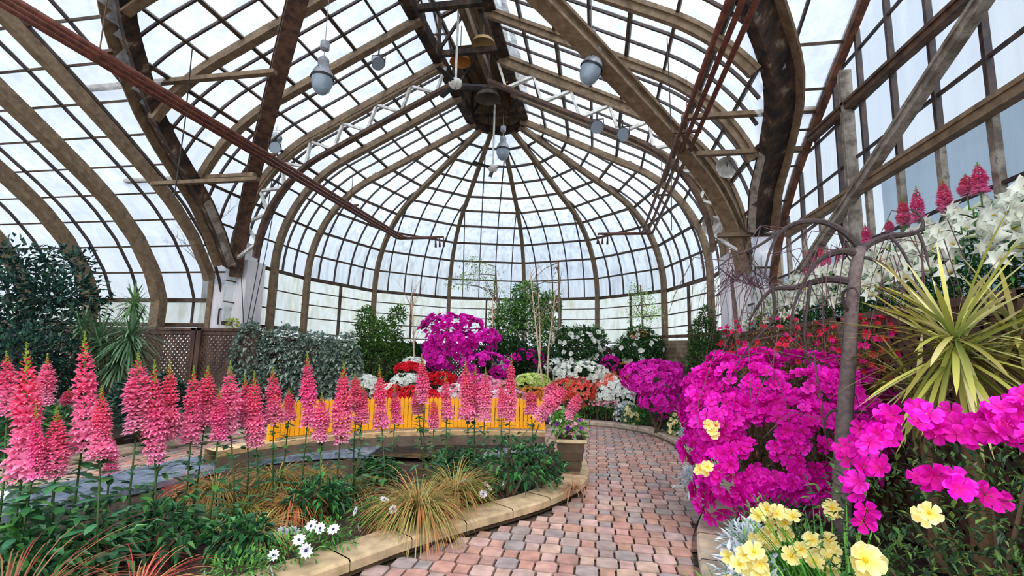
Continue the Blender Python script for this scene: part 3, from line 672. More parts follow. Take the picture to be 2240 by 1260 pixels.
# slate ledge and pond
near = [(-4.9, 1.6), (-4.51, 3.15), (-4.29, 3.95), (-4.02, 5.2), (-3.4, 5.86), (-2.9, 6.0)]; far = [(-5.7, 1.9), (-5.23, 3.63), (-4.95, 4.46), (-4.75, 5.45), (-4.1, 6.4), (-3.0, 6.7)]
root = thing('slate_ledge', (-4.4, 5, .1), 'wet grey slate ledge curving round the pond', 'ledge'); root['kind'] = 'structure'
nn, ff = smooth2(near, 5), smooth2(far, 5)
for i in range(0, len(nn)-1, 2):
    j = min(i+2, len(nn)-1); m = MB(); z = .17+R_.uniform(-.006, .006)
    for k in range(i, j):
        a, b, c, d = nn[k], nn[k+1], ff[k+1], ff[k]; m.poly([(*a, z), (*b, z), (*c, z), (*d, z)]); m.poly([(*a, z-.06), (*b, z-.06), (*b, z), (*a, z)])
    a, d = nn[j], ff[j]; m.poly([(*a, z-.06), (*d, z-.06), (*d, z), (*a, z)])
    m.build('slate_slab', 'slate', root)
mb = MB(); mb.poly([(x, y, .15) for x, y in [(-2.95, 5.98), (-2.3, 6.05), (-1.5, 6.4), (-.6, 7.1), (-.75, 7.4), (-1.6, 7.3), (-2.4, 7.05), (-3.0, 6.7)]]); struct(mb, 'pond_water', 'water', 'dark reflecting pond water below the yellow fence')
mb = MB(); mb.poly([(-1.5, 6.4, .16), (-.7, 7.05, .16), (-.72, 7.2, .16), (-1.5, 6.9, .16)]); mb.poly([(-1.5, 6.4, .1), (-.7, 7.05, .1), (-.7, 7.05, .16), (-1.5, 6.4, .16)])
tag(mb.build('slate_slab', 'slate', None), 'grey slate slab at the right end of the pond behind the planter', 'slab', None, None)
# wall under the fence
root = thing('pond_wall', (-2.4, 7.1, 0), 'low tan stone wall carrying the yellow picket fence', 'wall'); root['kind'] = 'structure'
m = MB(); c2 = MB(); A_ = offset(FL, -.12); B_ = offset(FL, .14)
for i in range(len(FL)-1):
    a, b, c, d = A_[i], A_[i+1], B_[i+1], B_[i]
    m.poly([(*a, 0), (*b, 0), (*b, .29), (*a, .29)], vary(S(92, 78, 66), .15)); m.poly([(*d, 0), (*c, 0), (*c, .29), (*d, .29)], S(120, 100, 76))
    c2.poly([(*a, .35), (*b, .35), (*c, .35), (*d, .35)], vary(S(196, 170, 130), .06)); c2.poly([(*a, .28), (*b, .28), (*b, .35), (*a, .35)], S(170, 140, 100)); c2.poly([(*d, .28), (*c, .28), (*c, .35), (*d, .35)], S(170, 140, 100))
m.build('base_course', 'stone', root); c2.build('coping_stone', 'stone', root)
# yellow picket fence
YEL = S(226, 152, 20)
FL = [p for p in FL if p[0] > -4.01]
root = thing('picket_fence', (-2.4, 7.04, .35), 'low yellow picket fence on the stone wall behind the pond', 'fence')
r1, r2 = MB(), MB(); P3 = [V((*p, 0)) for p in FL]
for P, z, h in ((r1, .43, .11), (r2, .75, .08)): P.sweep([p+V((0, 0, z)) for p in P3], (0, 0, 1), h, .03, YEL)
r1.build('lower_rail', 'paint', root); r2.build('upper_rail', 'paint', root)
pk = along(FL, .062)
for i, p in enumerate(pk[:-1]):
    d = (pk[i+1]-p).normalized(); n = V((-d.y, d.x, 0)); m = MB(); rot = Matrix(((d.x, -d.y, 0), (d.y, d.x, 0), (0, 0, 1)))
    if i % 16 == 0:
        m.box(p+V((0, 0, .6)), (.075, .075, .5), YEL, rot); m.box(p+V((0, 0, .86)), (.09, .09, .03), YEL, rot); m.lathe(p+V((0, 0, .875)), [(.05, 0), (.03, .03), (.001, .045)], 8, YEL); m.build('fence_post', 'paint', root)
    else:
        q = p-n*.02; h = .80
        a, b = q-d*.0255, q+d*.0255
        for s in (0, .016): m.poly([a-n*s+V((0, 0, .39)), b-n*s+V((0, 0, .39)), b-n*s+V((0, 0, h)), q-n*s+V((0, 0, h+.035)), a-n*s+V((0, 0, h))], YEL)
        m.poly([a+V((0, 0, .39)), a-n*.016+V((0, 0, .39)), a-n*.016+V((0, 0, h)), a+V((0, 0, h))], YEL); m.poly([b+V((0, 0, .39)), b-n*.016+V((0, 0, .39)), b-n*.016+V((0, 0, h)), b+V((0, 0, h))], YEL)
        m.build('picket', 'paint', root)
# planter pot
pc = V((-.32, 5.98, .12)); root = thing('planter_pot', pc, 'square tapered brown planter with ledged sides on the curb corner', 'planter'); mb = MB(); rz = Matrix.Rotation(.12, 3, 'Z')
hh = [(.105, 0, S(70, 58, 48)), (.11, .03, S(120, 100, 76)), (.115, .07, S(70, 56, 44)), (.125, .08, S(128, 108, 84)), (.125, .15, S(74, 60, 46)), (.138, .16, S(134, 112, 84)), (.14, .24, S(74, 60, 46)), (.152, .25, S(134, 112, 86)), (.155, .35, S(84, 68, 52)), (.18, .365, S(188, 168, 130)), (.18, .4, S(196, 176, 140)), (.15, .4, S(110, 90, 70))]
q0 = None
for r, z, c in hh:
    q = [pc+rz @ V((sx_*r, sy_*r, z)) for sx_, sy_ in ((-1, -1), (1, -1), (1, 1), (-1, 1))]
    if q0:
        for k in range(4): mb.poly([q0[k], q0[(k+1) % 4], q[(k+1) % 4], q[k]], c)
    q0 = q
mb.build('pot', 'stone', root); m = MB(); m.poly([pc+rz @ V((a*.15, b*.15, .385)) for a, b in ((-1, -1), (1, -1), (1, 1), (-1, 1))]); m.build('soil', 'soil', root); POT = root
# lattice fences
def lattice(pts, zb, zt, label, name='lattice_fence', cap=.09, spacing=.115, wood='fence'):
    root = thing(name, (*pts[0], zb), label, 'fence', 'lattice fences'); P = [V((*p, 0)) for p in pts]
    for a, b in zip(P, P[1:]):
        L = (b-a).length; d = (b-a)/L; m = MB(); n = V((-d.y, d.x, 0)); h = zt-zb-.15; k = 0; s = -h
        for sg in (1, -1):
            x = -h
            while x < L+h:
                # strip running at 45 degrees, clipped to the panel
                u0, v0, u1, v1 = (x, 0, x+h, h) if sg > 0 else (x+h, 0, x, h)
                if u0 > u1: u0, v0, u1, v1 = u1, v1, u0, v0
                if u1 > 0 and u0 < L:
                    if u0 < 0: v0 += (v1-v0)*(0-u0)/(u1-u0); u0 = 0
                    if u1 > L: v1 = v0+(v1-v0)*(L-u0)/(u1-u0); u1 = L
                    if u1-u0 > .02: m.sweep([a+d*u0+n*.006*sg+V((0, 0, zb+.05+v0)), a+d*u1+n*.006*sg+V((0, 0, zb+.05+v1))], n, .012, .047)
                x += spacing
        m.build('lattice_panel', wood, root)
        f = MB(); f.sweep([a+V((0, 0, zt-.03)), b+V((0, 0, zt-.03))], n, .11, .06); f.sweep([a+V((0, 0, zt-.1)), b+V((0, 0, zt-.1))], n, .05, .09); f.build('top_rail', wood, root); f = MB(); f.sweep([a+V((0, 0, zb+.05)), b+V((0, 0, zb+.05))], n, .05, .09); f.build('bottom_rail', wood, root)
    for p in P:
        m = MB(); m.box(p+V((0, 0, (zb+zt)/2)), (.11, .11, zt-zb-.02)); m.build('post', wood, root)
    return root
lattice([(-21.0, 9.0), (-18.8, 9.0), (-16.6, 9.0), (-14.4, 9.0), (-12.5, 9.0), (-10.6, 9.0), (-8.5, 9.0), (-8.36, 9.0), (-7.0, 9.0)], .1, 1.89, 'dark brown lattice fence on the left below the wing glazing')
lattice([(-6.86, 9.2), (-7.2, 11.6), (-6.6, 14.2), (-5.0, 16.1), (-2.68, 16.9), (-.4, 16.1), (1.1, 14.3)], .1, 1.75, 'brown lattice fence curving round the back of the apse bed')
lattice([(2.47, 1.0), (2.47, 3.2), (2.47, 5.4), (2.47, 7.6), (2.47, 9.5)], .1, 1.945, 'brown lattice fence holding up the lily bank on the right')
for (a, b, lb) in (((2.2, 11.8), (1.25, 13.2), 'plain boarded fence panel behind the conical conifer'), ((2.47, 9.7), (2.25, 11.6), 'plain boarded fence panel joining the lily bank to the back fence')):
    root = thing('board_fence', (*a, .1), lb, 'fence', 'boarded fence panels'); A, B = V((*a, 0)), V((*b, 0)); d = (B-A).normalized(); n = V((-d.y, d.x, 0))
    m = MB(); m.sweep([A+V((0, 0, 1)), B+V((0, 0, 1))], n, .03, 1.8); 
    for k in range(16): m.sweep([A+n*.0+V((0, 0, .2+k*.11)), B+V((0, 0, .2+k*.11))], n, .05, .07)
    m.build('boards', 'board', root).name = 'board_panel'
    m = MB(); m.sweep([A+V((0, 0, 2)), B+V((0, 0, 2))], n, .12, .07); m.build('cap_rail', 'fence', root)
    for p in (A, B): m = MB(); m.box(p+V((0, 0, 1.05)), (.11, .11, 1.95)); m.build('post', 'fence', root)
# raised bank behind the right fence
mb = MB(); mb.poly([(2.54, .5, 1.82), (3.24, .5, 1.95), (3.24, 9.3, 1.95), (2.54, 9.3, 1.82)]); mb.poly([(2.54, .5, -.02), (2.54, 9.3, -.02), (2.54, 9.3, 1.82), (2.54, .5, 1.82)]); struct(mb, 'planting_bed', 'soil', 'raised soil bank behind the right lattice fence')
# neighbouring glasshouse seen through the gable
root = thing('glasshouse', (7.5, 5, 0), 'neighbouring glasshouse roof seen through the right gable wall', 'building')
g, f, w = MB(), MB(), MB()
g.poly([(6.2, -2, 3.2), (6.2, 9.2, 3.2), (8.8, 9.2, 6.2), (8.8, -2, 6.2)]); g.poly([(6.2, -2, 0), (6.2, 9.2, 0), (6.2, 9.2, 3.2), (6.2, -2, 3.2)]); g.poly([(6.2, 9.2, 0), (11.4, 9.2, 0), (11.4, 9.2, 3.2), (8.8, 9.2, 6.2), (6.2, 9.2, 3.2)]); g.poly([(11.4, -2, 3.2), (11.4, 9.2, 3.2), (8.8, 9.2, 6.2), (8.8, -2, 6.2)])
for k in range(9):
    y = 9.2-k*1.3; f.sweep([(6.18, y, 0), (6.18, y, 3.2)], (0, 1, 0), .09, .07); f.sweep([(6.18, y, 3.22), (8.78, y, 6.25)], (0, 1, 0), .09, .07)
for z in (.9, 2.0, 3.2): f.sweep([(6.17, -2, z), (6.17, 9.2, z)], (0, 0, 1), .08, .07)
for k in range(1, 4): f.sweep([(6.2+k*.65, -2, 3.2+k*.75+.03), (6.2+k*.65, 9.2, 3.2+k*.75+.03)], (1, 0, 1), .05, .05)
for k in range(5): f.sweep([(6.14, 9-k*2.6, .3), (6.14, 6.4-k*2.6, 3.2)], (0, 0, 1), .12, .05)
g.build('glass', 'blueglass', root); f.build('glazing_frame', 'greywood', root)
# ---------------------------------------------------------------- planting
from mathutils import noise as mnoise
def rdir(rn=R_, zlo=-1, zhi=1):
    z = rn.uniform(zlo, zhi); a = rn.uniform(0, 2*PI); r = math.sqrt(max(0, 1-z*z)); return V((r*math.cos(a), r*math.sin(a), z))
ORD = ['first', 'second', 'third', 'fourth', 'fifth', 'sixth', 'seventh', 'eighth', 'ninth', 'tenth', 'eleventh', 'twelfth', 'thirteenth', 'fourteenth', 'fifteenth', 'sixteenth', 'seventeenth', 'eighteenth', 'nineteenth', 'twentieth', 'twenty-first', 'twenty-second', 'twenty-third', 'twenty-fourth', 'twenty-fifth', 'twenty-sixth', 'twenty-seventh', 'twenty-eighth', 'twenty-ninth', 'thirtieth', 'thirty-first', 'thirty-second', 'thirty-third', 'thirty-fourth', 'thirty-fifth', 'thirty-sixth', 'thirty-seventh', 'thirty-eighth', 'thirty-ninth', 'fortieth', 'forty-first', 'forty-second', 'forty-third', 'forty-fourth', 'forty-fifth']
def flower(petals, L, W, c1, c2, cup=.35, centre=None, seed=0, ruffle=.12, rows=2):
    # open blossom facing +Z, unit-less size L; c1 rim, c2 throat
    rn = random.Random(seed); m = MB()
    for k in range(petals):
        a = 2*PI*k/petals+rn.uniform(-.12, .12); d = V((math.cos(a), math.sin(a), 0)); t = V((-d.y, d.x, 0)); cc = vary(c1, .12, rn); h = L*cup
        pts = [d*L*.04, d*L*.5+t*W*.42+V((0, 0, h*.55)), d*L*.85+t*W*.5+V((0, 0, h*(.8+rn.uniform(-ruffle, ruffle)*3))), d*L*1.0+V((0, 0, h*(.75+rn.uniform(-ruffle, ruffle)*3))), d*L*.85-t*W*.5+V((0, 0, h*(.8+rn.uniform(-ruffle, ruffle)*3))), d*L*.5-t*W*.42+V((0, 0, h*.55)), d*L*.55+V((0, 0, h*.32))]
        i = len(m.v); m.v += [tuple(p) for p in pts]; m.c += [c2, lerp(c2, cc, .8), cc, cc, cc, lerp(c2, cc, .8), lerp(c2, cc, .45)]
        m.f += [(i, i+1, i+6), (i, i+6, i+5), (i+1, i+2, i+3, i+6), (i+6, i+3, i+4, i+5)]
    if centre: m.lathe((0, 0, L*.05), [(L*.16, 0), (L*.12, L*.1), (.0005, L*.13)], 6, centre)
    return m
def tiny(petals, L, c1, c2, seed=0):
    rn = random.Random(seed); m = MB()
    for k in range(petals):
        a = 2*PI*k/petals; d = V((math.cos(a), math.sin(a), .4)).normalized(); m.leaf((0, 0, 0), d, L, L*.95, vary(c1, .12, rn), fold=.15, tip=None)
        m.c[-4] = c2
    return m
def merge(dst, src, p, d, s, roll=0, tint=None):
    q = V(d).to_track_quat('Z', 'Y').to_matrix() @ Matrix.Rotation(roll, 3, 'Z'); i = len(dst.v); p = V(p)
    dst.v += [tuple(p+q @ (V(v)*s)) for v in src.v]; dst.c += src.c if tint is None else [tuple(min(1, x*tint) for x in c) for c in src.c]
    dst.f += [tuple(i+j for j in f) for f in src.f]
def lobes_pt(lobes, rn, shell=.55, out=False):
    # a point in (or on) a union of ellipsoids and its outward direction
    while True:
        (cx, cy, cz, rx, ry, rz) = rn.choices(lobes, [l[3]*l[5] for l in lobes])[0]
        d = rdir(rn, -.7, 1); k = 1.0 if out else shell+(1-shell)*rn.random()**.6
        k *= 1+rn.uniform(-.08, .06)
        p = V((cx+d.x*rx*k, cy+d.y*ry*k, cz+d.z*rz*k))
        if out and any(((p.x-l[0])/l[3])**2+((p.y-l[1])/l[4])**2+((p.z-l[2])/l[5])**2 < .8 for l in lobes if l[:3] != (cx, cy, cz)): continue
        return p, V((d.x/rx, d.y/ry, d.z/rz)).normalized()
def bush(name, lobes, label, cat, lc, n, L, W=None, lc2=None, zb=.12, flowers=None, nf=0, fs=1, nmass=0, group=None, stems=5, seed=1, droop=.1, shell=.45, stemcol=(92, 74, 54), fpart='blossom', facing=None, zmin=None, base=None, massname=None, patch=0):
    rn = random.Random(seed); W = W or L*.42
    cx = sum(l[0] for l in lobes)/len(lobes); cy = sum(l[1] for l in lobes)/len(lobes)
    if base: cx, cy = base
    root = thing(name, (cx, cy, zb), label, cat, group); m = MB()
    for i in range(n):
        p, d = lobes_pt(lobes, rn, shell)
        if p.z < zb+.02: p.z = zb+.02+rn.random()*.1
        dd = (d+rdir(rn)*.8+V((0, 0, .15))).normalized(); c = vary(rn.choice(lc), .22, rn); m.leaf(p, dd, L*rn.uniform(.7, 1.2), W*rn.uniform(.8, 1.2), c, droop=droop, tip=lerp(c, lc2, .5) if lc2 else None)
    m.build('foliage', 'leaf', root); s = MB()
    for k in range(stems):
        l = rn.choice(lobes); t = V((l[0], l[1], l[2]))+V((rn.uniform(-.6, .6)*l[3], rn.uniform(-.6, .6)*l[4], rn.uniform(-.2, .7)*l[5])); b = V((cx+rn.uniform(-.04, .04), cy+rn.uniform(-.04, .04), zb-.04)); mid = b.lerp(t, .5)+V((rn.uniform(-.06, .06), rn.uniform(-.06, .06), .03))
        s.tube([b, mid, t], [.018, .012, .005], 5, S(*stemcol))
    if s.v: s.build('stem', 'stem', root)
    if flowers:
        items = []
        for i in range(nf+nmass):
            for _ in range(60):
                p, d = lobes_pt(lobes, rn, out=True)
                if patch and mnoise.noise(p*patch+V((seed, 0, 0))) < -.2: continue
                p = p+d*(.13*mnoise.noise(p*4.5+V((0, seed, 0)))*patch/4)
                if facing is not None and d.dot(facing) < rn.uniform(-.5, .25): continue
                if zmin is not None and p.z < zmin+rn.uniform(0, .12): continue
                break
            items.append((p, d, fs*rn.uniform(.75, 1.2)))
        items.sort(key=lambda q: (q[0].x**2+q[0].y**2)-q[1].dot(V((-q[0].x, -q[0].y, .5)).normalized())*2)
        for p, d, s_ in items[:nf]: inst(rn.choice(flowers), root, p, (d+rdir(rn)*.35).normalized(), s_, rn.random()*6, fpart)
        if nmass:
            mm = MB()
            for p, d, s_ in items[nf:]:
                f = rn.choice(flowers); me = f.data; fm = FM[me.name]; merge(mm, fm, p, (d+rdir(rn)*.35).normalized(), s_, rn.random()*6)
            o = mm.build(massname or 'blossom_mass', 'petal', root); o['kind'] = 'stuff'
    return root
FM = {}
def fproto(m, name='blossom', mat='petal'):
    o = proto(m, name, mat); FM[o.data.name] = m; return o
MAG, MAG2, HOT = S(232, 18, 196), S(214, 12, 150), S(240, 60, 190)
AZ = [fproto(flower(5, 1, .8, S(*c), S(*t), .4, None, i, .16)) for i, (c, t) in enumerate((((236, 20, 200), (214, 10, 120)), ((226, 14, 178), (196, 6, 110)), ((242, 50, 212), (228, 20, 140)), ((216, 8, 168), (180, 4, 100))))]
TM = [fproto(tiny(5, 1, S(*c), S(*t), i)) for i, (c, t) in enumerate((((236, 24, 198), (200, 10, 140)), ((222, 18, 170), (180, 10, 120)), ((246, 60, 214), (214, 30, 160))))]
TW = [fproto(tiny(5, 1, S(*c), S(*t), i)) for i, (c, t) in enumerate((((250, 250, 248), (236, 240, 210)), ((240, 242, 244), (226, 226, 190))))]
TR = [fproto(tiny(5, 1, S(*c), S(*t), i)) for i, (c, t) in enumerate((((230, 24, 44), (170, 10, 20)), ((206, 20, 34), (150, 10, 16)), ((244, 60, 80), (200, 20, 40))))]
TC = [fproto(tiny(5, 1, S(*c), S(*t), i)) for i, (c, t) in enumerate((((246, 110, 90), (220, 60, 50)), ((232, 84, 70), (200, 50, 40)), ((250, 140, 120), (230, 80, 70))))]
TP = [fproto(tiny(5, 1, S(*c), S(*t), i)) for i, (c, t) in enumerate((((250, 160, 190), (230, 90, 130)), ((252, 190, 206), (236, 110, 150))))]
TG = [fproto(tiny(5, 1, S(*c), S(*t), i)) for i, (c, t) in enumerate((((206, 222, 120), (160, 190, 60)), ((230, 236, 170), (180, 200, 80))))]
TO = [fproto(tiny(5, 1, S(*c), S(*t), i)) for i, (c, t) in enumerate((((226, 130, 60), (190, 90, 30)), ((236, 160, 90), (200, 110, 50))))]
CAM = [fproto(flower(9, 1, .7, S(250, 250, 246), S(226, 228, 200), .55, None, 5))]
YEL_ = [fproto(flower(6, 1, .72, S(250, 240, 176), S(244, 214, 60), .45, S(240, 190, 30), i)) for i in (3, 4)]
CRM = [fproto(tiny(6, 1, S(252, 246, 206), S(246, 220, 90), i)) for i in (1, 2)]
TK = [fproto(tiny(5, 1, S(*c), S(*t_), i)) for i, (c, t_) in enumerate((((222, 50, 90), (190, 20, 40)), ((206, 40, 60), (170, 20, 30)), ((226, 30, 140), (190, 20, 90))))]
VIO = [fproto(tiny(5, 1, S(150, 60, 190), S(90, 30, 130), 1))]
m = MB()
for k in range(10):
    a = 2*PI*k/10; d = V((math.cos(a), math.sin(a), .08)); m.leaf(d*.12, d, .88, .62, S(250, 250, 252), fold=.06)
    m.c[-4] = S(210, 206, 236)
m.lathe((0, 0, .06), [(.2, 0), (.16, .08), (.001, .12)], 8, S(50, 48, 84)); DAISY = [fproto(m, 'daisy_flower')]
G1, G2, G3, GD, GY = S(58, 104, 52), S(84, 136, 62), S(40, 78, 44), S(30, 58, 40), S(134, 160, 60)
TOCAM = V((.1, -1, .25)).normalized()
# --- snapdragons of the left bed
def spike(seed, h=.5, r=.085, cols=None):
    rn = random.Random(seed); m = MB(); cols = cols or (S(230, 40, 100), S(244, 88, 156), S(252, 164, 202)); N = 19
    m.tube([(0, 0, -.02), (0, 0, h*1.13)], [.008, .003], 5, S(90, 130, 60))
    for i in range(N):
        t = i/(N-1); z = h*(.0+.88*t); rad = r*(.92+.12*math.sin(t*9+seed) if t < .62 else .95-(t-.62)*1.25)*rn.uniform(.88, 1.1); k = 6 if t < .7 else 5
        for j in range(k):
            a = 2*PI*(j+.5*(i % 2))/k+rn.uniform(-.25, .25); d = V((math.cos(a), math.sin(a), rn.uniform(-.15, .12))).normalized()
            base = lerp(cols[2], cols[1], min(1, t*1.7)) if t < .55 else lerp(cols[1], cols[0], min(1, (t-.45)*2.2)); c = vary(base, .13, rn); p = V((0, 0, z+rn.uniform(-.008, .008)))+d*rad*.42; sc_ = rad*rn.uniform(.6, .95)
            m.leaf(p, (d+V((0, 0, .75))).normalized(), sc_*.95, sc_*.8, c, fold=.3, tip=vary(cols[2], .06, rn)); e = (d+V((0, 0, -.35))).normalized(); tt = V((-d.y, d.x, 0))
            for s in (-1, 0, 1): m.leaf(p, (e+tt*s*.75).normalized(), sc_*.9, sc_*.6, vary(c, .1, rn), fold=.25, tip=lerp(c, S(255, 196, 222), .55))
            if j % 3 == 0: m.leaf(p+d*sc_*.35, d, sc_*.3, sc_*.3, S(250, 214, 120), fold=.2)
    for i in range(16):
        t = i/15; a = i*2.4; z = h*(.86+.28*t); m.leaf((0, 0, z), (math.cos(a), math.sin(a), .9), .042*(1.15-t), .02, vary(S(170, 186, 70), .15, rn)); 
        if t < .5: m.leaf((0, 0, z), (math.cos(a+1), math.sin(a+1), .5), .035, .02, vary(cols[0], .1, rn))
    return m
SP = [proto(spike(k, .5, .085 if k % 2 else .075, c), 'flower_spike', 'petal') for k, c in enumerate((None, (S(230, 44, 84), S(242, 84, 144), S(250, 156, 196)), (S(222, 28, 110), S(240, 66, 150), S(250, 140, 196)), (S(232, 70, 124), S(244, 112, 168), S(252, 180, 210)), None, (S(228, 42, 76), S(240, 76, 136), S(250, 156, 194))))]
SNAPS = [(14, 768, 905, 50, 2.75), (58, 752, 1040, 76, 2.4), (104, 775, 885, 40, 2.8), (78, 885, 1045, 42, 2.35), (124, 890, 1042, 62, 2.45), (185, 728, 985, 64, 2.6), (222, 845, 1000, 50, 2.5), (242, 945, 1032, 36, 2.75), (150, 850, 885, 30, 3.0), (302, 772, 940, 66, 3.0), (338, 790, 1010, 56, 3.05), (372, 790, 960, 48, 3.2), (424, 802, 965, 50, 3.4), (455, 800, 930, 50, 3.55), (504, 792, 950, 48, 3.5), (480, 850, 960, 42, 3.35), (536, 822, 930, 44, 3.8), (556, 812, 972, 42, 3.7), (596, 804, 925, 46, 4.0), (632, 848, 918, 30, 4.2), (672, 770, 930, 44, 4.1), (704, 860, 962, 40, 4.0), (752, 790, 965, 50, 4.2), (776, 815, 900, 38, 4.5), (795, 840, 925, 36, 4.4), (830, 800, 935, 32, 4.6), (862, 842, 925, 30, 4.7), (922, 776, 880, 34, 4.9), (910, 850, 905, 30, 5.0), (948, 868, 935, 24, 4.8), (974, 818, 918, 30, 5.0), (1018, 784, 915, 34, 5.1), (1040, 800, 910, 32, 5.2), (1062, 805, 918, 34, 5.1), (1098, 832, 912, 24, 5.15), (1119, 774, 918, 28, 5.2), (1160, 846, 905, 34, 5.3)]
SNAPS.sort(key=lambda q: q[0])
for i, (px, yt, yb, w, dep) in enumerate(SNAPS):
    rn = random.Random(500+i); top = at(px, yt, y=dep); bot = at(px+rn.uniform(-6, 6), yb, y=dep); h = (top-bot).length/1.13; base = V((bot.x+rn.uniform(-.06, .1), dep+rn.uniform(-.1, .06), .08))
    hue = ['deep rose', 'coral-pink', 'hot pink', 'pale pink', 'rose-pink', 'red-pink'][i % 6]; sz = 'tall' if h > .4 else ('short' if h < .25 else 'medium')
    root = thing('snapdragon', base, '%s %s snapdragon spike, %s from the left in the row along the left bed' % (sz, hue, ORD[i]), 'flower', 'snapdragons in the left bed')
    ax = (top-bot).normalized(); d = inst(SP[i % 6], root, bot, ax, (w/1050*dep/.15, w/1050*dep/.15, h/.5), rn.random()*6, 'flower_spike')
    m = MB(); pts = [base, base.lerp(bot, .5)+V((rn.uniform(-.03, .03), 0, 0)), bot+ax*h*.3]; m.tube(pts, [.009, .007, .005], 5, S(62, 88, 44))
    m.build('stem', 'stem', root, True); m = MB(); L = (bot-base).length
    for j in range(int(26+L*34)):
        t = rn.random()**1.15*.97; p = base.lerp(bot, t); a = rn.uniform(0, 6.28); el = rn.uniform(-.1, .7); c = vary(rn.choice([S(54, 106, 76), S(46, 98, 54), S(70, 128, 88), S(40, 80, 48), S(80, 134, 58)]), .18, rn); sp_ = (1-t)*.16*rn.random()
        m.leaf(p+V((math.cos(a)*sp_, math.sin(a)*sp_, 0)), (math.cos(a), math.sin(a), el), rn.uniform(.07, .14)*(1.1-t*.5)*(1.25 if dep < 3 else 1), rn.uniform(.024, .052)*(1.35 if dep < 3 else 1), c, droop=rn.uniform(.3, .9), k=3, fold=.1, tip=lerp(c, S(40, 80, 40), .3))
    m.build('foliage', 'leaf', root)
# leaning spikes that droop over the planter
for i, (p0, p1, w, dep, lb) in enumerate((((1130, 965), (1240, 845), 34, 5.25, 'pink snapdragon spike leaning right beside the planter'), ((1225, 950), (1268, 862), 24, 5.2, 'slender pale pink snapdragon spike leaning across the planter'), ((1190, 905), (1212, 835), 30, 5.4, 'pink snapdragon spike just left of the planter'))):
    a, b = at(*p0, y=dep), at(*p1, y=dep); base = V((a.x-.25, dep-.0, .11)); root = thing('snapdragon', base, lb, 'flower', 'snapdragons in the left bed'); ax = (b-a).normalized(); h = (b-a).length*.6
    inst(SP[3], root, a.lerp(b, .42), ax, (w/1050*dep/.15, w/1050*dep/.15, h/.5), i, 'flower_spike'); m = MB(); m.tube([base, base.lerp(a, .6)+V((0, 0, .05)), a.lerp(b, .5)], [.008, .006, .005], 5, S(96, 100, 60)); m.build('stem', 'stem', root)
# bushy green undergrowth of the left bed
def lob(px, py, dep, rx, rz, ry=None, z=None):
    p = at(px, py, y=dep); return (p.x, p.y, p.z if z is None else z, rx, ry or rx, rz)
SG = [S(52, 106, 62), S(44, 88, 50), S(72, 128, 66), S(34, 68, 42)]
for i, (px, dep, rx, h, lb) in enumerate(((60, 2.3, .4, .36, 'at the lower left corner'), (200, 2.55, .4, .38, 'under the second cluster of spikes'), (380, 2.95, .32, .3, 'behind the red grass'), (700, 3.9, .26, .26, 'above the daisies'), (1120, 4.95, .36, .5, 'at the right end of the left bed'), (1180, 5.2, .28, .42, 'tucked against the planter'), (830, 5.0, .22, .2, 'in front of the pond, left of centre'), (1000, 5.6, .3, .22, 'in front of the pond, right of centre'), (540, 3.1, .22, .2, 'between the straw grass and the daisies'))):
    p = at(px, 1000, y=dep); bush('snapdragon_foliage', [(p.x, dep, .13+h*.5, rx, rx*.7, h*.6)], 'bushy mid-green leafy clump %s' % lb, 'plant', SG, 240, .1, .036, group='leafy clumps of the left bed', seed=60+i, shell=.1, stems=4, droop=.4)
def grass(px, py, label, h, n, c0, c1, zb=.13, seed=0, spread=1, w=.006, name='ornamental_grass', dep=None, group='ornamental grasses'):
    rn = random.Random(seed); b = at(px, py, z=zb) if dep is None else V((at(px, py, y=dep).x, dep, zb)); root = thing(name, b, label, 'grass', group); m = MB()
    for i in range(n):
        a = rn.uniform(0, 6.28); el = rn.uniform(.7, 3.0); L = h*rn.uniform(.7, 1.25); c = vary(rn.choice(c0), .2, rn); m.leaf(b+V((math.cos(a)*.04*rn.random(), math.sin(a)*.04*rn.random(), 0)), (math.cos(a)*spread, math.sin(a)*spread, el), L, w*rn.uniform(.7, 1.3), c, droop=rn.uniform(1.7, 3.2), k=7, fold=0, tip=vary(rn.choice(c1), .2, rn))
    m.build('blade_tuft', 'leaf', root); return root
GO = [S(116, 128, 60), S(92, 112, 50), S(140, 140, 76), S(160, 150, 90)]; GR = [S(196, 104, 66), S(170, 130, 74), S(186, 156, 96), S(140, 140, 70)]
grass(915, 1135, 'large arching orange and green sedge tuft spilling over the curb', .56, 800, GO, GR, seed=1, w=.0055, spread=.85)
grass(995, 1095, 'second orange-green sedge tuft right of the largest one', .5, 520, GO, GR, seed=2, spread=.8)
grass(640, 1120, 'rust-red grass tuft in the middle of the left bed', .4, 320, GO, [S(210, 80, 50), S(200, 120, 60)], seed=3)
grass(300, 1250, 'crimson and straw grass tuft at the bottom edge', .45, 260, [S(160, 60, 60), S(170, 140, 90)], [S(200, 40, 60), S(210, 160, 100)], seed=4, dep=2.3)
grass(15, 1250, 'bronze grass tuft in the bottom left corner', .8, 320, [S(120, 80, 50), S(100, 64, 46)], [S(160, 112, 76), S(140, 50, 54)], seed=5, dep=1.9)
grass(470, 1085, 'golden sedge tuft near the slate ledge', .42, 420, [S(150, 140, 64), S(120, 126, 54)], [S(196, 164, 84), S(190, 110, 70)], seed=6)
grass(600, 1060, 'golden-green sedge tuft left of the rust-red grass', .4, 380, [S(150, 140, 60), S(110, 120, 50)], [S(200, 160, 70), S(180, 130, 60)], seed=61)
grass(700, 1050, 'olive-gold sedge tuft behind the rust-red grass', .34, 300, [S(140, 130, 60), S(100, 116, 50)], [S(190, 150, 70), S(176, 120, 60)], seed=62)
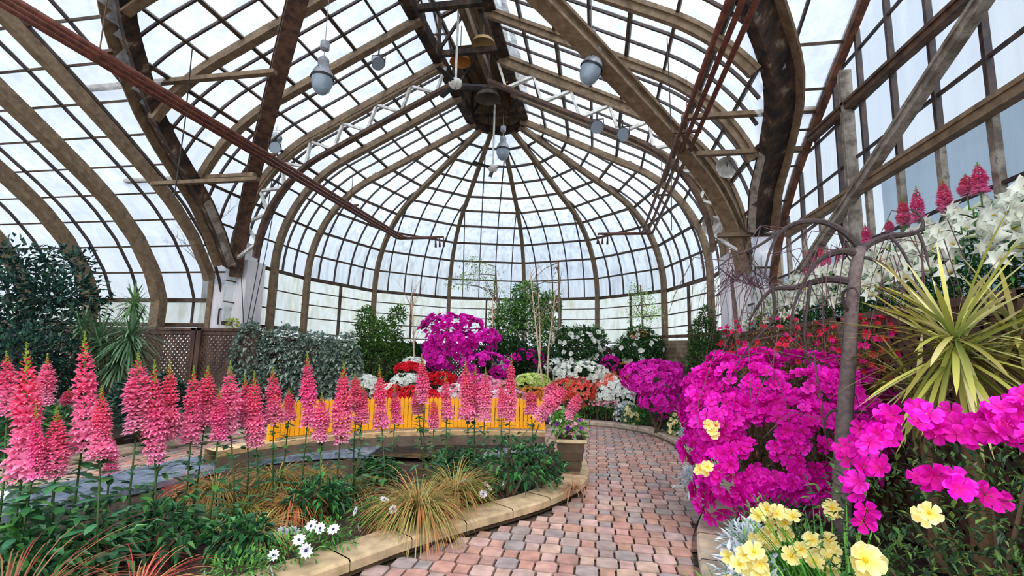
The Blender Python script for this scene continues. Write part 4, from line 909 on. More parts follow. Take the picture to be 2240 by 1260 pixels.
grass(520, 1140, 'yellow-green sedge tuft in front of the golden one', .38, 340, [S(120, 130, 54), S(90, 110, 46)], [S(180, 160, 84), S(150, 140, 70)], seed=63)
grass(420, 1050, 'small red-tipped grass tuft against the slate ledge', .3, 160, [S(150, 110, 70)], [S(200, 70, 70), S(190, 60, 80)], seed=7, dep=4.2)
grass(760, 1075, 'olive grass tuft behind the daisies', .38, 200, [S(130, 140, 70), S(110, 130, 60)], [S(200, 150, 80), S(170, 170, 90)], seed=8)
grass(560, 1180, 'thin straw-coloured grass tuft among the snapdragon stems', .36, 200, [S(140, 150, 80), S(120, 130, 70)], [S(200, 180, 120), S(180, 120, 80)], seed=9)
grass(1255, 1015, 'wispy brown grass tuft below the planter', .22, 90, [S(150, 110, 80)], [S(180, 120, 90), S(170, 140, 110)], seed=10, dep=5.2)
grass(1170, 975, 'russet grass tuft between pond and planter', .24, 120, [S(140, 90, 70)], [S(180, 90, 70), S(190, 130, 90)], seed=11, dep=5.9)
def daisies(px, py, label, n, r, seed, fs=.044, zb=.09, dep=None):
    b = at(px, py, z=zb+.1) if dep is None else at(px, py, y=dep)
    bush('daisy_plant', [(b.x, b.y, zb+.08, r, r*.8, .15)], label, 'flower', [S(70, 130, 50), S(52, 104, 44), S(96, 150, 60)], 260, .055, .014, flowers=DAISY, nf=n, fs=fs, group='white daisy plants', stems=0, seed=seed, shell=.1, fpart='daisy_flower', facing=V((.2, -.8, .7)))
daisies(632, 1205, 'white daisy clump nearest the viewer behind the curb', 5, .2, 31)
daisies(720, 1170, 'white daisy clump with the widest open flower', 5, .2, 32)
daisies(815, 1125, 'white daisy clump left of the arching sedge', 5, .17, 33)
daisies(1035, 1080, 'white daisy clump right of the arching sedge', 8, .19, 34, .04)
daisies(1085, 1055, 'small white daisy clump at the right end of the bed', 4, .15, 35, .038)
daisies(520, 1250, 'white daisy clump cut by the bottom edge', 4, .2, 36)
daisies(25, 1075, 'white flower clump by the slate ledge at the left edge', 8, .22, 37, .035, dep=3.6)
daisies(870, 1130, 'low leafy daisy clump with one bloom beside the sedge', 2, .12, 38)
# --- planter flowers
bush('pansy_plant', [(pc.x-.05, pc.y, .66, .2, .17, .13), (pc.x+.06, pc.y-.03, .62, .15, .14, .12), (pc.x-.14, pc.y-.05, .76, .13, .11, .1)], 'pink and violet pansies filling the brown planter', 'flower', [S(90, 150, 60), S(120, 176, 80)], 260, .07, .045, zb=.5, flowers=TP+[VIO[0]]+TW[:1], nf=38, fs=.036, seed=40, stems=3, facing=V((0, -.8, .7)))
# --- far left planting
def tree(name, lobes, label, lc, n, L, trunk, seed, cat='tree', droop=.15, W=None, shell=.3, group=None):
    r = bush(name, lobes, label, cat, lc, n, L, W, seed=seed, stems=0, shell=shell, base=(trunk[0][0], trunk[0][1]), zb=trunk[0][2], droop=droop, group=group); m = MB(); k = len(trunk)
    m.tube(trunk, [.035*(1-.6*i/(k-1))+.006 for i in range(k)], 7, S(110, 94, 76)); rn = random.Random(seed)
    for i in range(9):
        l = rn.choice(lobes); s = V(trunk[-1]).lerp(V(trunk[max(0, k-2)]), rn.random()*.7); t = V((l[0]+rn.uniform(-.6, .6)*l[3], l[1]+rn.uniform(-.6, .6)*l[4], l[2]+rn.uniform(-.4, .7)*l[5])); m.tube([s, s.lerp(t, .5)+V((0, 0, .08)), t], [.014, .009, .004], 5, S(100, 84, 66))
    m.build('trunk', 'bark', r); return r
CM = [S(34, 66, 58), S(26, 50, 46), S(54, 92, 72), S(20, 40, 34)]
p = at(60, 640, y=6.5); q = at(160, 660, y=6.8)
tree('camellia_tree', [(p.x-.3, 6.4, 2.7, .8, .8, .55), (p.x+.5, 6.5, 2.3, .9, .7, .5), (q.x-.1, 6.7, 2.1, .7, .6, .5), (p.x, 6.3, 1.8, 1.1, .7, .45), (q.x-.2, 6.8, 2.9, .45, .4, .3)], 'dark glossy-leaved camellia tree at the left edge', CM, 2700, .12, [(p.x, 6.5, .12), (p.x+.05, 6.5, 1.2), (p.x-.05, 6.5, 2.2)], 71, W=.06, shell=.1)
for i, (px, py, dep, rx, rz, lb, cc) in enumerate(((40, 800, 5.6, .8, .6, 'dark evergreen shrub behind the leftmost snapdragons', CM), (120, 840, 7.6, .75, .5, 'dark leafy shrub under the spiky dracaenas', CM), (20, 960, 4.9, .7, .5, 'mid-green shrub low at the left edge', SG), (330, 880, 6.0, .5, .4, 'low dark shrub in front of the lattice fence', CM), (-160, 800, 5.8, .9, .7, 'broad dark shrub just beyond the left edge', CM), (-420, 790, 6.2, 1.0, .8, 'tall mid-green shrub farther along the left wing', SG))):
    bush('evergreen_shrub', [lob(px, py, dep, rx, rz)], lb, 'shrub', cc, 1900, .11, .05, group='shrubs of the far left bed', seed=80+i, shell=.3)
bush('purple_flower', [lob(55, 780, 6.2, .35, .12)], 'small patch of purple flowers at the left edge', 'flower', [G3], 80, .06, flowers=VIO, nf=26, fs=.04, seed=90, zb=1.1)
def rosette(m, c, n, L, W, cols, tips, seed, zlo=-.75, droop=.5, k=5):
    rn = random.Random(seed)
    for i in range(n):
        d = rdir(rn, zlo, 1); cc = vary(rn.choice(cols), .15, rn); m.leaf(V(c)+d*.02+V((0, 0, rn.uniform(-.12, .05))), d, L*rn.uniform(.75, 1.15), W*rn.uniform(.8, 1.2), cc, droop=droop*rn.uniform(.3, 1.6), k=k, fold=0, tip=vary(rn.choice(tips), .12, rn))
dr = [S(92, 124, 88), S(70, 104, 72), S(118, 146, 106), S(56, 86, 58)]
for i, (heads, b, lb) in enumerate(((((292, 662, 90, .42), ), (290, 7.2), 'tall slim dracaena with a single bright green head'), (((218, 742, 190, .62), (180, 715, 100, .5)), (235, 6.5), 'multi-headed spiky dracaena, left of the pair'), (((285, 735, 200, .62), (262, 790, 130, .6)), (248, 6.4), 'drooping spiky dracaena in front of the lattice, right of the pair'))):
    base = V((at(b[0], 800, y=b[1]).x, b[1], .12)); root = thing('dracaena', base, lb, 'plant', 'green dracaenas on the left'); t, m = MB(), MB()
    for (px, py, n, L) in heads:
        c = at(px, py, y=b[1]); rosette(m, c, n, L, .026, dr if i else [S(120, 160, 80), S(80, 130, 70)], dr, 100+i, -.8, .8); t.tube([base, base.lerp(c, .5)+V((.05, 0, 0)), c], [.03, .025, .02], 6, S(128, 108, 84))
    t.build('trunk', 'bark', root); m.build('leaf_crown', 'leaf', root)
# --- back of the apse
IV = [S(96, 120, 108), S(72, 98, 88), S(128, 150, 138), S(50, 76, 66), S(150, 168, 150)]
bush('ivy', [(-7.1, 8.95, 1.2, .35, .3, .85), (-6.5, 9.2, 1.25, .55, .35, .75), (-5.9, 9.4, 1.1, .55, .35, .75), (-5.35, 9.5, 1.05, .45, .35, .8), (-6.9, 8.9, .6, .4, .3, .5), (-5.9, 9.3, .5, .8, .3, .4)], 'large grey-green ivy mound covering the fence corner', 'vine', IV, 5200, .1, .09, seed=110, shell=.75, lc2=S(190, 200, 180), droop=.4)
for i, (px, py, dep, rx, rz, lb) in enumerate(((1110, 790, 12.6, .95, .6, 'dark shrub behind the right half of the azalea tree'), (900, 800, 12.4, .7, .6, 'dark shrub between the evergreen and the azalea tree'), (1190, 800, 12.3, .8, .5, 'dark leafy shrub filling beneath the citrus tree'), (1335, 830, 12.6, .75, .5, 'dark green shrub between the two camellias'))):
    bush('evergreen_shrub', [lob(px, py, dep, rx, rz), lob(px, py+40, dep, rx, .4)], lb, 'shrub', [G3, GD, S(50, 84, 40)], 2600, .13, .07, seed=700+i, shell=.3, group='dark shrubs of the back bed')
bush('ivy', [(-7.55, 8.92, 1.98, .16, .1, .1)], 'small yellow-green ivy tip on top of the fence rail', 'vine', [S(190, 196, 90), S(150, 170, 80)], 60, .07, .06, seed=111, zb=1.9, stems=1)
EV = [S(64, 100, 44), S(84, 122, 50), S(46, 76, 36), S(104, 140, 64)]
bush('evergreen_shrub', [lob(830, 800, 11, .85, .85, .7), lob(825, 745, 11, .68, .6), lob(800, 700, 11, .25, .35), lob(870, 690, 11, .2, .25), lob(770, 800, 11, .4, .5)], 'rounded bushy evergreen between the ivy and the magenta azalea tree', 'shrub', EV, 6500, .095, .05, seed=112, shell=.35)
mt = [lob(1000, 765, 11.5, .5, .3, .4), lob(1060, 740, 11.5, .4, .2, .4), lob(1040, 760, 11.6, .45, .25), lob(990, 710, 11.5, .75, .22, .5), lob(945, 715, 11.4, .28, .16), lob(1000, 745, 11.4, .7, .24, .5), lob(960, 790, 11.3, .48, .3, .4), lob(950, 765, 11.4, .3, .25), lob(1060, 795, 11.3, .5, .26, .4), lob(1100, 810, 11.3, .25, .2), lob(930, 720, 11.5, .15, .12)]
bush('azalea_tree', mt, 'tall tiered magenta azalea tree in the middle of the apse', 'tree', [G3, GD, S(60, 90, 44)], 900, .06, flowers=TM, nf=100, fs=.08, nmass=950, patch=3.5, seed=113, shell=.3, facing=V((0, -.8, .5)), stems=9, group='magenta azaleas')
CG = [S(86, 140, 60), S(60, 106, 56), S(120, 166, 76), S(48, 86, 50), S(150, 176, 120)]
tree('citrus_tree', [lob(1110, 700, 13, .5, .55), lob(1160, 690, 13, .6, .6), lob(1195, 730, 12.9, .5, .5), lob(1110, 755, 12.9, .5, .4), lob(1150, 640, 13, .4, .3), lob(1205, 665, 13, .3, .35)], 'dense green citrus tree right of the magenta azalea tree', CG, 6000, .11, [(-2.0, 13, .12), (-1.95, 13, 1.2), (-1.9, 13, 2.0)], 114, W=.055)
tree('sapling', [lob(1050, 600, 13.4, .7, .3), lob(1085, 640, 13.4, .4, .4), lob(1010, 620, 13.4, .5, .3), lob(1030, 575, 13.4, .4, .2)], 'tall slender sapling with sparse yellow-green leaves', [S(130, 170, 70), S(160, 186, 90), S(96, 140, 60)], 620, .08, [(-2.8, 13.4, .12), (-2.75, 13.4, 2), (-2.9, 13.4, 4.0)], 115, W=.03, shell=.05, group='saplings in the apse')
tree('sapling', [lob(1400, 690, 13.2, .42, .5), lob(1410, 650, 13.2, .3, .3), lob(1385, 640, 13.2, .18, .45), lob(1430, 690, 13.2, .3, .3)], 'airy light green sapling behind the right camellia', [S(150, 196, 100), S(120, 176, 90), S(180, 210, 120)], 650, .07, [(1.2, 13.2, .12), (1.2, 13.2, 2), (1.15, 13.2, 3.4)], 116, W=.03, shell=.05, group='saplings in the apse')
tree('sapling', [lob(1215, 600, 12.4, .3, .7), lob(1170, 620, 12.5, .3, .5)], 'thin twiggy sapling with tiny buds in front of the apse glass', [S(150, 140, 80), S(170, 160, 100)], 300, .035, [(-.9, 12.4, .12), (-.95, 12.4, 2), (-1.0, 12.4, 3.9)], 117, shell=.05, group='saplings in the apse')
for i, (pts, dep, lb) in enumerate(((((1175, 850), (1182, 760), (1178, 640)), 10.9, 'thin pale tree trunk left of its twin behind the snapdragons'), (((1196, 862), (1200, 760), (1215, 640)), 10.8, 'thin pale tree trunk right of its twin behind the snapdragons'), (((1190, 862), (1178, 770), (1160, 600)), 10.7, 'thinnest pale leaning trunk of the three'), (((906, 860), (905, 740), (900, 640)), 10.6, 'thin bare birch-like sapling left of the magenta azalea tree'), (((1076, 800), (1077, 730), (1078, 650)), 12.0, 'straight thin trunk behind the magenta azalea tree'))):
    m = MB(); P = [at(*q, y=dep) for q in pts]; P = [V((P[0].x, dep, .12))]+P; m.tube(P, [.026, .024, .018, .01], 6, S(190, 168, 140)); root = thing('slender_tree', P[0], lb, 'tree', 'thin bare trunks'); m.build('trunk', 'bark', root); t = MB(); rn = random.Random(i)
    for k in range(26 if i in (1, 3) else 10):
        a = P[1].lerp(P[-1], rn.uniform(.45, 1)); d = V((rn.uniform(-.5, .5), rn.uniform(-.2, .2), rn.uniform(.3, 1)))*rn.uniform(.3, .9); t.tube([a, a+d*.5+V((0, 0, .05)), a+d], [.006, .004, .002], 4, S(150, 120, 100), False)
    t.build('twig', 'bark', root)
CA = [S(50, 88, 50), S(38, 70, 44), S(70, 112, 60), S(96, 132, 76)]
bush('camellia', [lob(1270, 770, 12.4, .6, .55), lob(1240, 740, 12.4, .35, .3), lob(1300, 750, 12.4, .35, .4), lob(1275, 730, 12.4, .3, .2), lob(1290, 810, 12.3, .45, .4)], 'white camellia bush left of the boarded corner, the larger of two', 'shrub', CA, 4600, .095, .055, flowers=CAM, nf=75, fs=.065, seed=118, group='white camellias', facing=V((0, -.9, .3)))
bush('camellia', [lob(1395, 770, 12.4, .6, .45), lob(1400, 740, 12.4, .4, .3), lob(1425, 760, 12.4, .3, .3), lob(1370, 790, 12.3, .3, .3)], 'white camellia bush behind the small magenta azalea', 'shrub', CA, 3800, .095, .055, flowers=CAM, nf=36, fs=.06, seed=119, group='white camellias', facing=V((0, -.9, .3)))
bush('rose_shrub', [lob(1398, 732, 12.1, .22, .07)], 'peach-coloured blooms on top of the right camellia', 'flower', CA, 60, .05, flowers=TO, nf=14, fs=.06, seed=120, zb=1.7, stems=1)
CN = [S(56, 92, 44), S(44, 74, 38), S(90, 120, 56)]
cx = at(1545, 800, y=9.3).x
bush('conifer', [(cx, 9.3, .8, .42, .42, .7), (cx, 9.3, 1.3, .38, .38, .6), (cx-.02, 9.3, 1.8, .28, .28, .45), (cx+.03, 9.3, 2.15, .14, .14, .3)], 'dark upright conifer beside the right pier', 'shrub', CN, 5600, .08, .03, seed=121, shell=.6)
bush('azalea', [lob(1430, 835, 9.7, .55, .32, .5), lob(1395, 825, 9.6, .3, .25), lob(1470, 830, 9.7, .3, .3), lob(1430, 815, 9.7, .4, .22), lob(1440, 880, 9.5, .35, .2)], 'rounded magenta azalea at the far bend of the path', 'shrub', [G3, GD], 500, .05, flowers=TM, nf=100, fs=.075, nmass=420, seed=122, facing=V((0, -.8, .5)), group='magenta azaleas')
for i, (px, py, dep, rx, rz, fl, n, lb, gg) in enumerate((
    (1220, 800, 11.9, .3, .16, TW, 50, 'white azalea behind the three thin pale trunks', [G2]), (1040, 835, 10.6, .4, .16, TP+TM[:1], 70, 'rosy pink azalea under the right side of the azalea tree', [G3]), (850, 855, 9.9, .35, .14, TR[:1]+TW[:1], 60, 'mixed red and white azalea behind the fence on the left', [G2]), (1110, 870, 9.8, .4, .14, TP+TW[:1], 60, 'pale pink azalea behind the right part of the fence', [G2]),
    (1270, 815, 11.5, .62, .24, TW, 90, 'broad white azalea behind the coral one', [G2]), (1345, 860, 10.9+.35, .42, .28, TW, 80, 'white azalea spilling left of the magenta azalea', [G2]),
    (1255, 855, 11.3, .55, .32, TC, 100, 'coral-red azalea at the far path bend', [S(120, 130, 50)]), (1330, 835, 11.4, .3, .16, TC[2:]+TW[:1], 40, 'small salmon and white azalea right of the coral one', [G2]),
    (1165, 832, 10.9, .38, .14, TG, 60, 'lime-green flower heads above the orange shrub', [GY]), (1170, 865, 10.7, .38, .18, TO, 70, 'orange-brown flowering shrub beneath the lime one', [S(130, 130, 50)]),
    (790, 835, 9.7, .32, .14, TW, 55, 'white azalea between two snapdragon groups on the left', [G2]), (905, 795, 10.6, .26, .12, TW, 36, 'white azalea tucked left of the azalea tree', [G2]), (890, 830, 10.2, .3, .12, TW, 46, 'second white azalea lower left of the azalea tree', [G2]),
    (895, 805, 10.4, .3, .12, TR, 46, 'dark red azalea left of the azalea tree', [G3]), (960, 828, 10.1, .36, .13, TR, 60, 'bright red azalea below the azalea tree', [G3]), (905, 862, 9.6, .55, .14, TR, 80, 'red azalea just behind the yellow fence, left', [G2]), (1000, 860, 9.7, .4, .16, TP+TW, 70, 'pale pink and white azalea behind the fence', [G2]), (950, 872, 9.5, .28, .1, TR, 36, 'small red azalea behind the fence, centre', [G2]),
    (1090, 850, 10.2, .3, .16, TP, 40, 'small pink azalea behind the thin spikes', [G3]), (1150, 782, 12.0, .5, .2, TM[1:2], 22, 'dark maroon-leaved shrub under the citrus tree', [S(96, 40, 50), S(70, 34, 40)]), (1100, 795, 11.9, .2, .16, VIO+TW*2, 22, 'violet and white flowers right of the azalea tree', [G3]),
    (1335, 800, 12, .22, .22, TM[1:2], 24, 'dusky pink shrub between the two camellias', [S(110, 50, 60), G3]), (1365, 815, 11.9, .3, .2, TO, 10, 'russet-leaved shrub under the right camellia', [S(120, 84, 50), G3]))):
    a = at(px, py, y=dep); lo = [(a.x, dep, a.z, rx, rx*.7, rz), (a.x-rx*.4, dep-.1, a.z-rz*.5, rx*.6, rx*.5, rz*.8), (a.x+rx*.4, dep-.05, a.z-rz*.5, rx*.6, rx*.5, rz*.8)]
    if a.z-rz*1.3 > .35: lo.append((a.x, dep, (.12+a.z)/2, rx*.5, rx*.4, (a.z-.12)/2))
    bush('flowering_shrub' if fl[0] not in (TW[0], TC[0], TR[0]) else 'azalea', lo, lb, 'shrub', gg+[G3], 260, .06, flowers=fl, nf=n, fs=.065, nmass=int(n*1.6), seed=130+i, facing=V((0, -.8, .6)), group='flowering shrubs of the back bed', shell=.3, zmin=a.z-rz*1.2)
for i, px in enumerate((1240, 1262, 1284, 1306, 1328, 1345)):
    a = at(px, 888, y=10.95); lo = [(a.x, 10.98, .42, .13, .12, .1), (a.x, 10.98, .25, .12, .1, .12)]
    bush('primula', lo, 'pink primula clump at the back curb, %s from the left' % ORD[i], 'flower', [S(60, 110, 50), S(80, 130, 56)], 130, .1, .02, flowers=TP, nf=22, fs=.035, seed=160+i, zmin=.38, facing=V((0, -.6, .8)), group='pink primulas along the back curb', stems=2)
SIL = [S(200, 210, 216), S(170, 184, 190), S(220, 226, 228)]
for i, (px, py, dep, r, fl, n, lb, lc) in enumerate(((1338, 905, 10.75, .18, TW, 12, 'silver-leaved dusty miller at the far curb', SIL), (1365, 900, 10.7, .16, TW, 8, 'second silver-leaved clump at the far curb', SIL), (1372, 920, 10.5, .2, CRM, 26, 'pale yellow primrose clump hanging over the far curb', [G2]), (1395, 900, 10.4, .2, [], 0, 'dense green hosta-like clump at the far curb', [S(60, 120, 50)]),
    (1470, 905, 9.3, .18, CRM, 22, 'cream freesia clump at the bend of the right curb', [G2]), (1490, 880, 9.1, .22, CRM, 30, 'cream freesia clump beside the large azalea', [G2]), (1500, 925, 8.6, .2, [], 0, 'silver-leaved clump at the bend of the right curb', SIL), (1500, 950, 8.2, .2, TW, 14, 'white-flowered clump spilling over the right curb', SIL), (1440, 915, 9.6, .15, TM, 16, 'small magenta flowers at the right curb', [G3]))):
    a = at(px, py, y=dep); a.x = max(a.x, .4)
    bush('bedding_plant', [(a.x+.12, dep+.12, .22, r, r, .2), (a.x+.12, dep+.12, .36, r*.8, r*.8, .14)], lb, 'flower', lc, 320, .06 if lc is SIL else .08, .03, flowers=fl or None, nf=n, fs=.05, seed=180+i, group='bedding along the far curb', stems=0, facing=V((-.3, -.8, .6)))
# --- right side
AL = [lob(1650, 880, 4.9, .48, .42, .45), lob(1580, 960, 4.7, .34, .45, .35), lob(1620, 1040, 4.5, .34, .38, .35), lob(1760, 870, 4.9, .45, .35, .45), lob(1750, 980, 4.5, .45, .42, .4), lob(1850, 900, 4.8, .35, .38, .4), lob(1560, 880, 5.0, .25, .3), lob(1700, 1050, 4.4, .38, .28, .3)]
bush('azalea', AL, 'huge magenta azalea bush beside the path on the right', 'shrub', [S(80, 96, 44), S(60, 80, 40), S(110, 60, 50)], 1500, .05, flowers=AZ, nf=100, fs=.058, nmass=1250, patch=5, seed=200, facing=V((-.4, -.8, .35)), group='magenta azaleas', shell=.5, stems=10)
for i, (px, py, dep, rx, rz, nn_, lb) in enumerate(((1700, 745, 5.6, .6, .26, 60, 'rust-leaved azalea with red flower tips against the lily fence, left'), (1640, 790, 5.6, .3, .2, 26, 'small rust-leaved azalea with red tips above the huge azalea'), (1780, 790, 5.2, .45, .25, 40, 'olive-leaved azalea with few red buds behind the weeping trunk'), (1910, 760, 4.7, .38, .28, 60, 'red-flowered azalea right of the weeping trunk'), (1900, 830, 4.75, .3, .2, 30, 'low red-budded azalea in front of the yellow dracaena'))):
    a = at(px, py, y=dep); bush('azalea', [(a.x, dep, a.z, rx, rx*.6, rz), (a.x, dep, a.z-rz*.9, rx*.8, rx*.6, rz), (a.x, dep, .5, rx*.6, rx*.4, .4)], lb, 'shrub', [S(130, 120, 50), S(110, 100, 44), S(140, 84, 50), S(84, 96, 46)], 1100, .045, .018, flowers=TK, nf=int(nn_*1.1), fs=.036, seed=210+i, facing=V((-.3, -.8, .5)), zmin=a.z-rz*.6, group='rust-leaved azaleas', stems=8, shell=.3)
# near right azalea with individual large blossoms
NB = [S(52, 88, 48), S(40, 68, 40), S(78, 116, 58), S(110, 140, 66), S(34, 54, 34)]
NL = [(1.35, 2.6, .75, .38, .3, .38), (1.75, 2.55, .8, .45, .35, .42), (2.1, 2.6, .9, .4, .35, .45), (1.5, 2.45, .5, .5, .3, .35), (2.0, 2.4, .5, .5, .3, .35)]
rb = bush('azalea', NL, 'nearest dark-leaved azalea with large magenta flowers in the lower right corner', 'shrub', NB, 3000, .05, .019, seed=230, shell=.45, stems=12, group='magenta azaleas', droop=.05)
rn = random.Random(77); nblo = []
for (px, py, dep, sp, n) in ((1900, 960, 2.45, 30, 5), (1950, 930, 2.5, 34, 6), (2030, 920, 2.5, 36, 7), (2070, 915, 2.5, 26, 4), (2120, 940, 2.4, 34, 7), (2175, 920, 2.35, 42, 9), (2210, 890, 2.4, 36, 8), (2230, 950, 2.3, 30, 5), (1870, 990, 2.55, 26, 5), (1905, 1030, 2.4, 24, 4), (1865, 1060, 2.4, 18, 3), (2020, 1040, 2.25, 14, 2), (2050, 1045, 2.25, 12, 1), (2090, 1075, 2.2, 16, 2), (2165, 1075, 2.2, 12, 1), (2100, 1045, 2.25, 10, 1), (1890, 1115, 2.35, 6, 1), (1895, 1140, 2.35, 6, 1), (2190, 1090, 2.3, 8, 1)):
    for k in range(n):
        p = at(px+rn.uniform(-sp, sp), py+rn.uniform(-sp, sp)*.8, y=dep-.02+rn.uniform(-.08, .1)); inst(rn.choice(AZ), rb, p, (V((-.45, -.8, .35))+rdir(rn)*.55).normalized(), rn.uniform(.044, .056), rn.random()*6, 'blossom')
# weeping bare tree
trk = [V((1.5, 3.55, .11)), at(1842, 1050, y=3.55), at(1848, 900, y=3.55), at(1857, 780, y=3.55), at(1862, 690, y=3.55), at(1870, 600, y=3.55), at(1882, 540, y=3.55)]
root = thing('weeping_tree', trk[0], 'leafless weeping tree with grey trunk rising through the magenta azaleas', 'tree', None); m = MB(); m.tube(trk, [.058, .055, .048, .043, .04, .038, .034], 10, S(100, 86, 84)); m.build('trunk', 'bark', root, True)
brs = [[(1882, 545), (1868, 525), (1835, 498), (1795, 482), (1745, 484), (1705, 505), (1680, 555), (1672, 610)], [(1883, 548), (1905, 530), (1945, 515), (1995, 513), (2022, 500), (2015, 470), (1992, 458)], [(2010, 512), (2022, 540), (2030, 575), (2034, 590)], [(1880, 560), (1855, 548), (1820, 552), (1780, 575), (1762, 610), (1735, 668), (1728, 720)], [(1868, 618), (1820, 608), (1772, 618), (1735, 632), (1690, 628), (1662, 660), (1640, 700)], [(1875, 562), (1910, 565), (1950, 590), (1985, 630), (2025, 655)], [(1772, 618), (1768, 660), (1758, 720), (1762, 775), (1775, 800)], [(1870, 560), (1840, 520), (1832, 500), (1850, 560), (1870, 580)], [(1862, 690), (1842, 660), (1845, 635), (1870, 625), (1880, 650), (1872, 680)], [(1862, 700), (1838, 720), (1845, 790), (1850, 830)], [(1795, 482), (1760, 510), (1720, 540), (1690, 560)], [(1945, 515), (1970, 540), (2000, 600), (2010, 640)], [(1848, 900), (1815, 895), (1800, 930), (1812, 975)], [(1848, 910), (1880, 898), (1900, 905)], [(1846, 985), (1826, 1000), (1812, 1020)], [(1705, 505), (1660, 540), (1600, 560), (1565, 590)], [(1690, 628), (1700, 700), (1650, 740), (1610, 800)]]
rn = random.Random(9)
for i, b in enumerate(brs):
    m = MB(); P = []; n = len(b)
    for j, q in enumerate(b): P.append(at(*q, y=3.55+(0 if j == 0 and i != 2 else .1*math.sin(i*2.1)*j/2)))
    P = [V((q.x, q.y, q.z)) for q in P]; f = []
    for a, c in zip(P, P[1:]): f += [a.lerp(c, t/3) for t in range(3)]
    f.append(P[-1]); g = f[:]
    for _ in range(2): g = [g[0]]+[(g[k-1]+g[k]*2+g[k+1])/4 for k in range(1, len(g)-1)]+[g[-1]]
    r0 = .028 if i in (0, 1, 3, 4) else .013; m.tube(g, [r0*(1-.75*k/(len(g)-1)) for k in range(len(g))], 6, S(62, 52, 52))
    for k in range(7 if i < 7 or i > 14 else 1):
        s = rn.choice(g[2:]); d = V((rn.uniform(-.35, .35), rn.uniform(-.15, .15), -rn.uniform(.1, .5))); m.tube([s, s+V((d.x*.6, d.y*.5, .04)), s+d*.7+V((d.x*.3, 0, 0)), s+d*1.1], [.004, .0035, .003, .0015], 4, S(84, 62, 66), False)
    m.build('branch', 'bark', root)
root = thing('weeping_shrub', (2.35, 8.0, .12), 'small leafless weeping shrub with purple twigs by the right pier', 'tree'); m, t = MB(), MB(); c = at(1600, 610, y=7.6); c2_ = at(1690, 640, y=7.2)
t.tube([(2.35, 8.0, .12), (c.x+.1, 7.7, 1.5), c], [.04, .035, .025], 7, S(110, 90, 90)); t.build('trunk', 'bark', root)
for k in range(44):
    a = rn.uniform(0, 6.28); h = rn.uniform(.2, .85); s = c.lerp(c2_, rn.random()*.8)*1.0; s = V((s.x, s.y, s.z)); o = V((math.cos(a)*h, math.sin(a)*h*.6, 0)); m.tube([s, s+o*.4+V((0, 0, rn.uniform(.05, .25))), s+o+V((0, 0, -.1)), s+o*1.2+V((rn.uniform(-.1, .1), 0, -rn.uniform(.3, 1.1)))], [.007, .006, .004, .002], 4, vary(S(92, 66, 72), .2), False)
m.build('twig_mass', 'bark', root)
# yellow-striped dracaenas
for i, (px, py, dep, n, L, lb) in enumerate(((2090, 742, 3.05, 190, .64, 'large yellow-striped dracaena with a spiky round head on the right'), (2225, 720, 3.25, 60, .5, 'second yellow-striped dracaena half hidden at the right edge'), (2010, 850, 3.9, 60, .45, 'low yellow-green dracaena behind the near azalea'))):
    c = at(px, py, y=dep); root = thing('dracaena', (c.x+.02, dep, .12), lb, 'plant', 'yellow-striped dracaenas'); m, t = MB(), MB()
    rosette(m, c, n, L, .026, [S(190, 188, 96), S(160, 166, 76), S(120, 140, 64), S(214, 208, 150), S(100, 124, 56)], [S(206, 196, 100), S(180, 172, 80), S(206, 190, 136), S(150, 130, 70)], 300+i, -.8, .45, 5)
    t.tube([(c.x+.02, dep, .12), (c.x+.03, dep, c.z*.5), (c.x, dep, c.z)], [.05, .045, .035], 8, S(110, 84, 60)); t.build('trunk', 'bark', root); m.build('leaf_crown', 'leaf', root)
# bottom right bedding
FG = [S(84, 150, 50), S(60, 120, 44), S(110, 170, 60)]
for i, (px, py, dep, n, lb) in enumerate(((1690, 1150, 3.25, 14, 'cream-yellow freesia clump, farthest of the near right ones'), (1775, 1215, 2.75, 12, 'cream-yellow freesia clump in the middle of the near right ones'), (1640, 1245, 2.6, 12, 'cream-yellow freesia clump at the bottom edge beside the curb'), (1890, 1235, 2.3, 4, 'freesia clump with one wide pale yellow bloom at the bottom edge'), (1815, 1115, 2.9, 3, 'freesia with a single pale bloom beside the weeping trunk'), (2035, 1120, 2.15, 2, 'pale yellow rose-like bloom in the dark azalea leaves'), (1560, 940, 4.3, 7, 'cream flowers at the left foot of the huge azalea'), (1540, 1030, 4.1, 5, 'fallen cream blooms hanging over the right curb'))):
    c = at(px, py, y=dep); hgt = max(.12, c.z-.14); rn = random.Random(400+i); root = thing('freesia', (c.x, dep+.02, .12), lb, 'flower', 'cream-yellow freesias'); m = MB()
    for k in range(120 if i < 5 else 0):
        a = rn.uniform(0, 6.28); L = hgt*rn.uniform(.7, 1.2); m.leaf((c.x+rn.uniform(-.1, .1), dep+rn.uniform(-.06, .1), .12), (math.cos(a)*.5, math.sin(a)*.4, 1), L, .012, vary(rn.choice(FG), .15, rn), droop=rn.uniform(.3, 1.4), k=5, fold=0)
    if m.v: m.build('leaf_tuft', 'leaf', root)
    for k in range(n):
        w = 48 if i < 3 else 14; p = at(px+rn.uniform(-w, w), py+rn.uniform(-w, w)*.8, y=dep+rn.uniform(-.06, .06)); inst(rn.choice(YEL_), root, p, (V((-.3, -.9, .4))+rdir(rn)*.5).normalized(), rn.uniform(.036, .05) if i != 3 else .066, rn.random()*6, 'blossom')
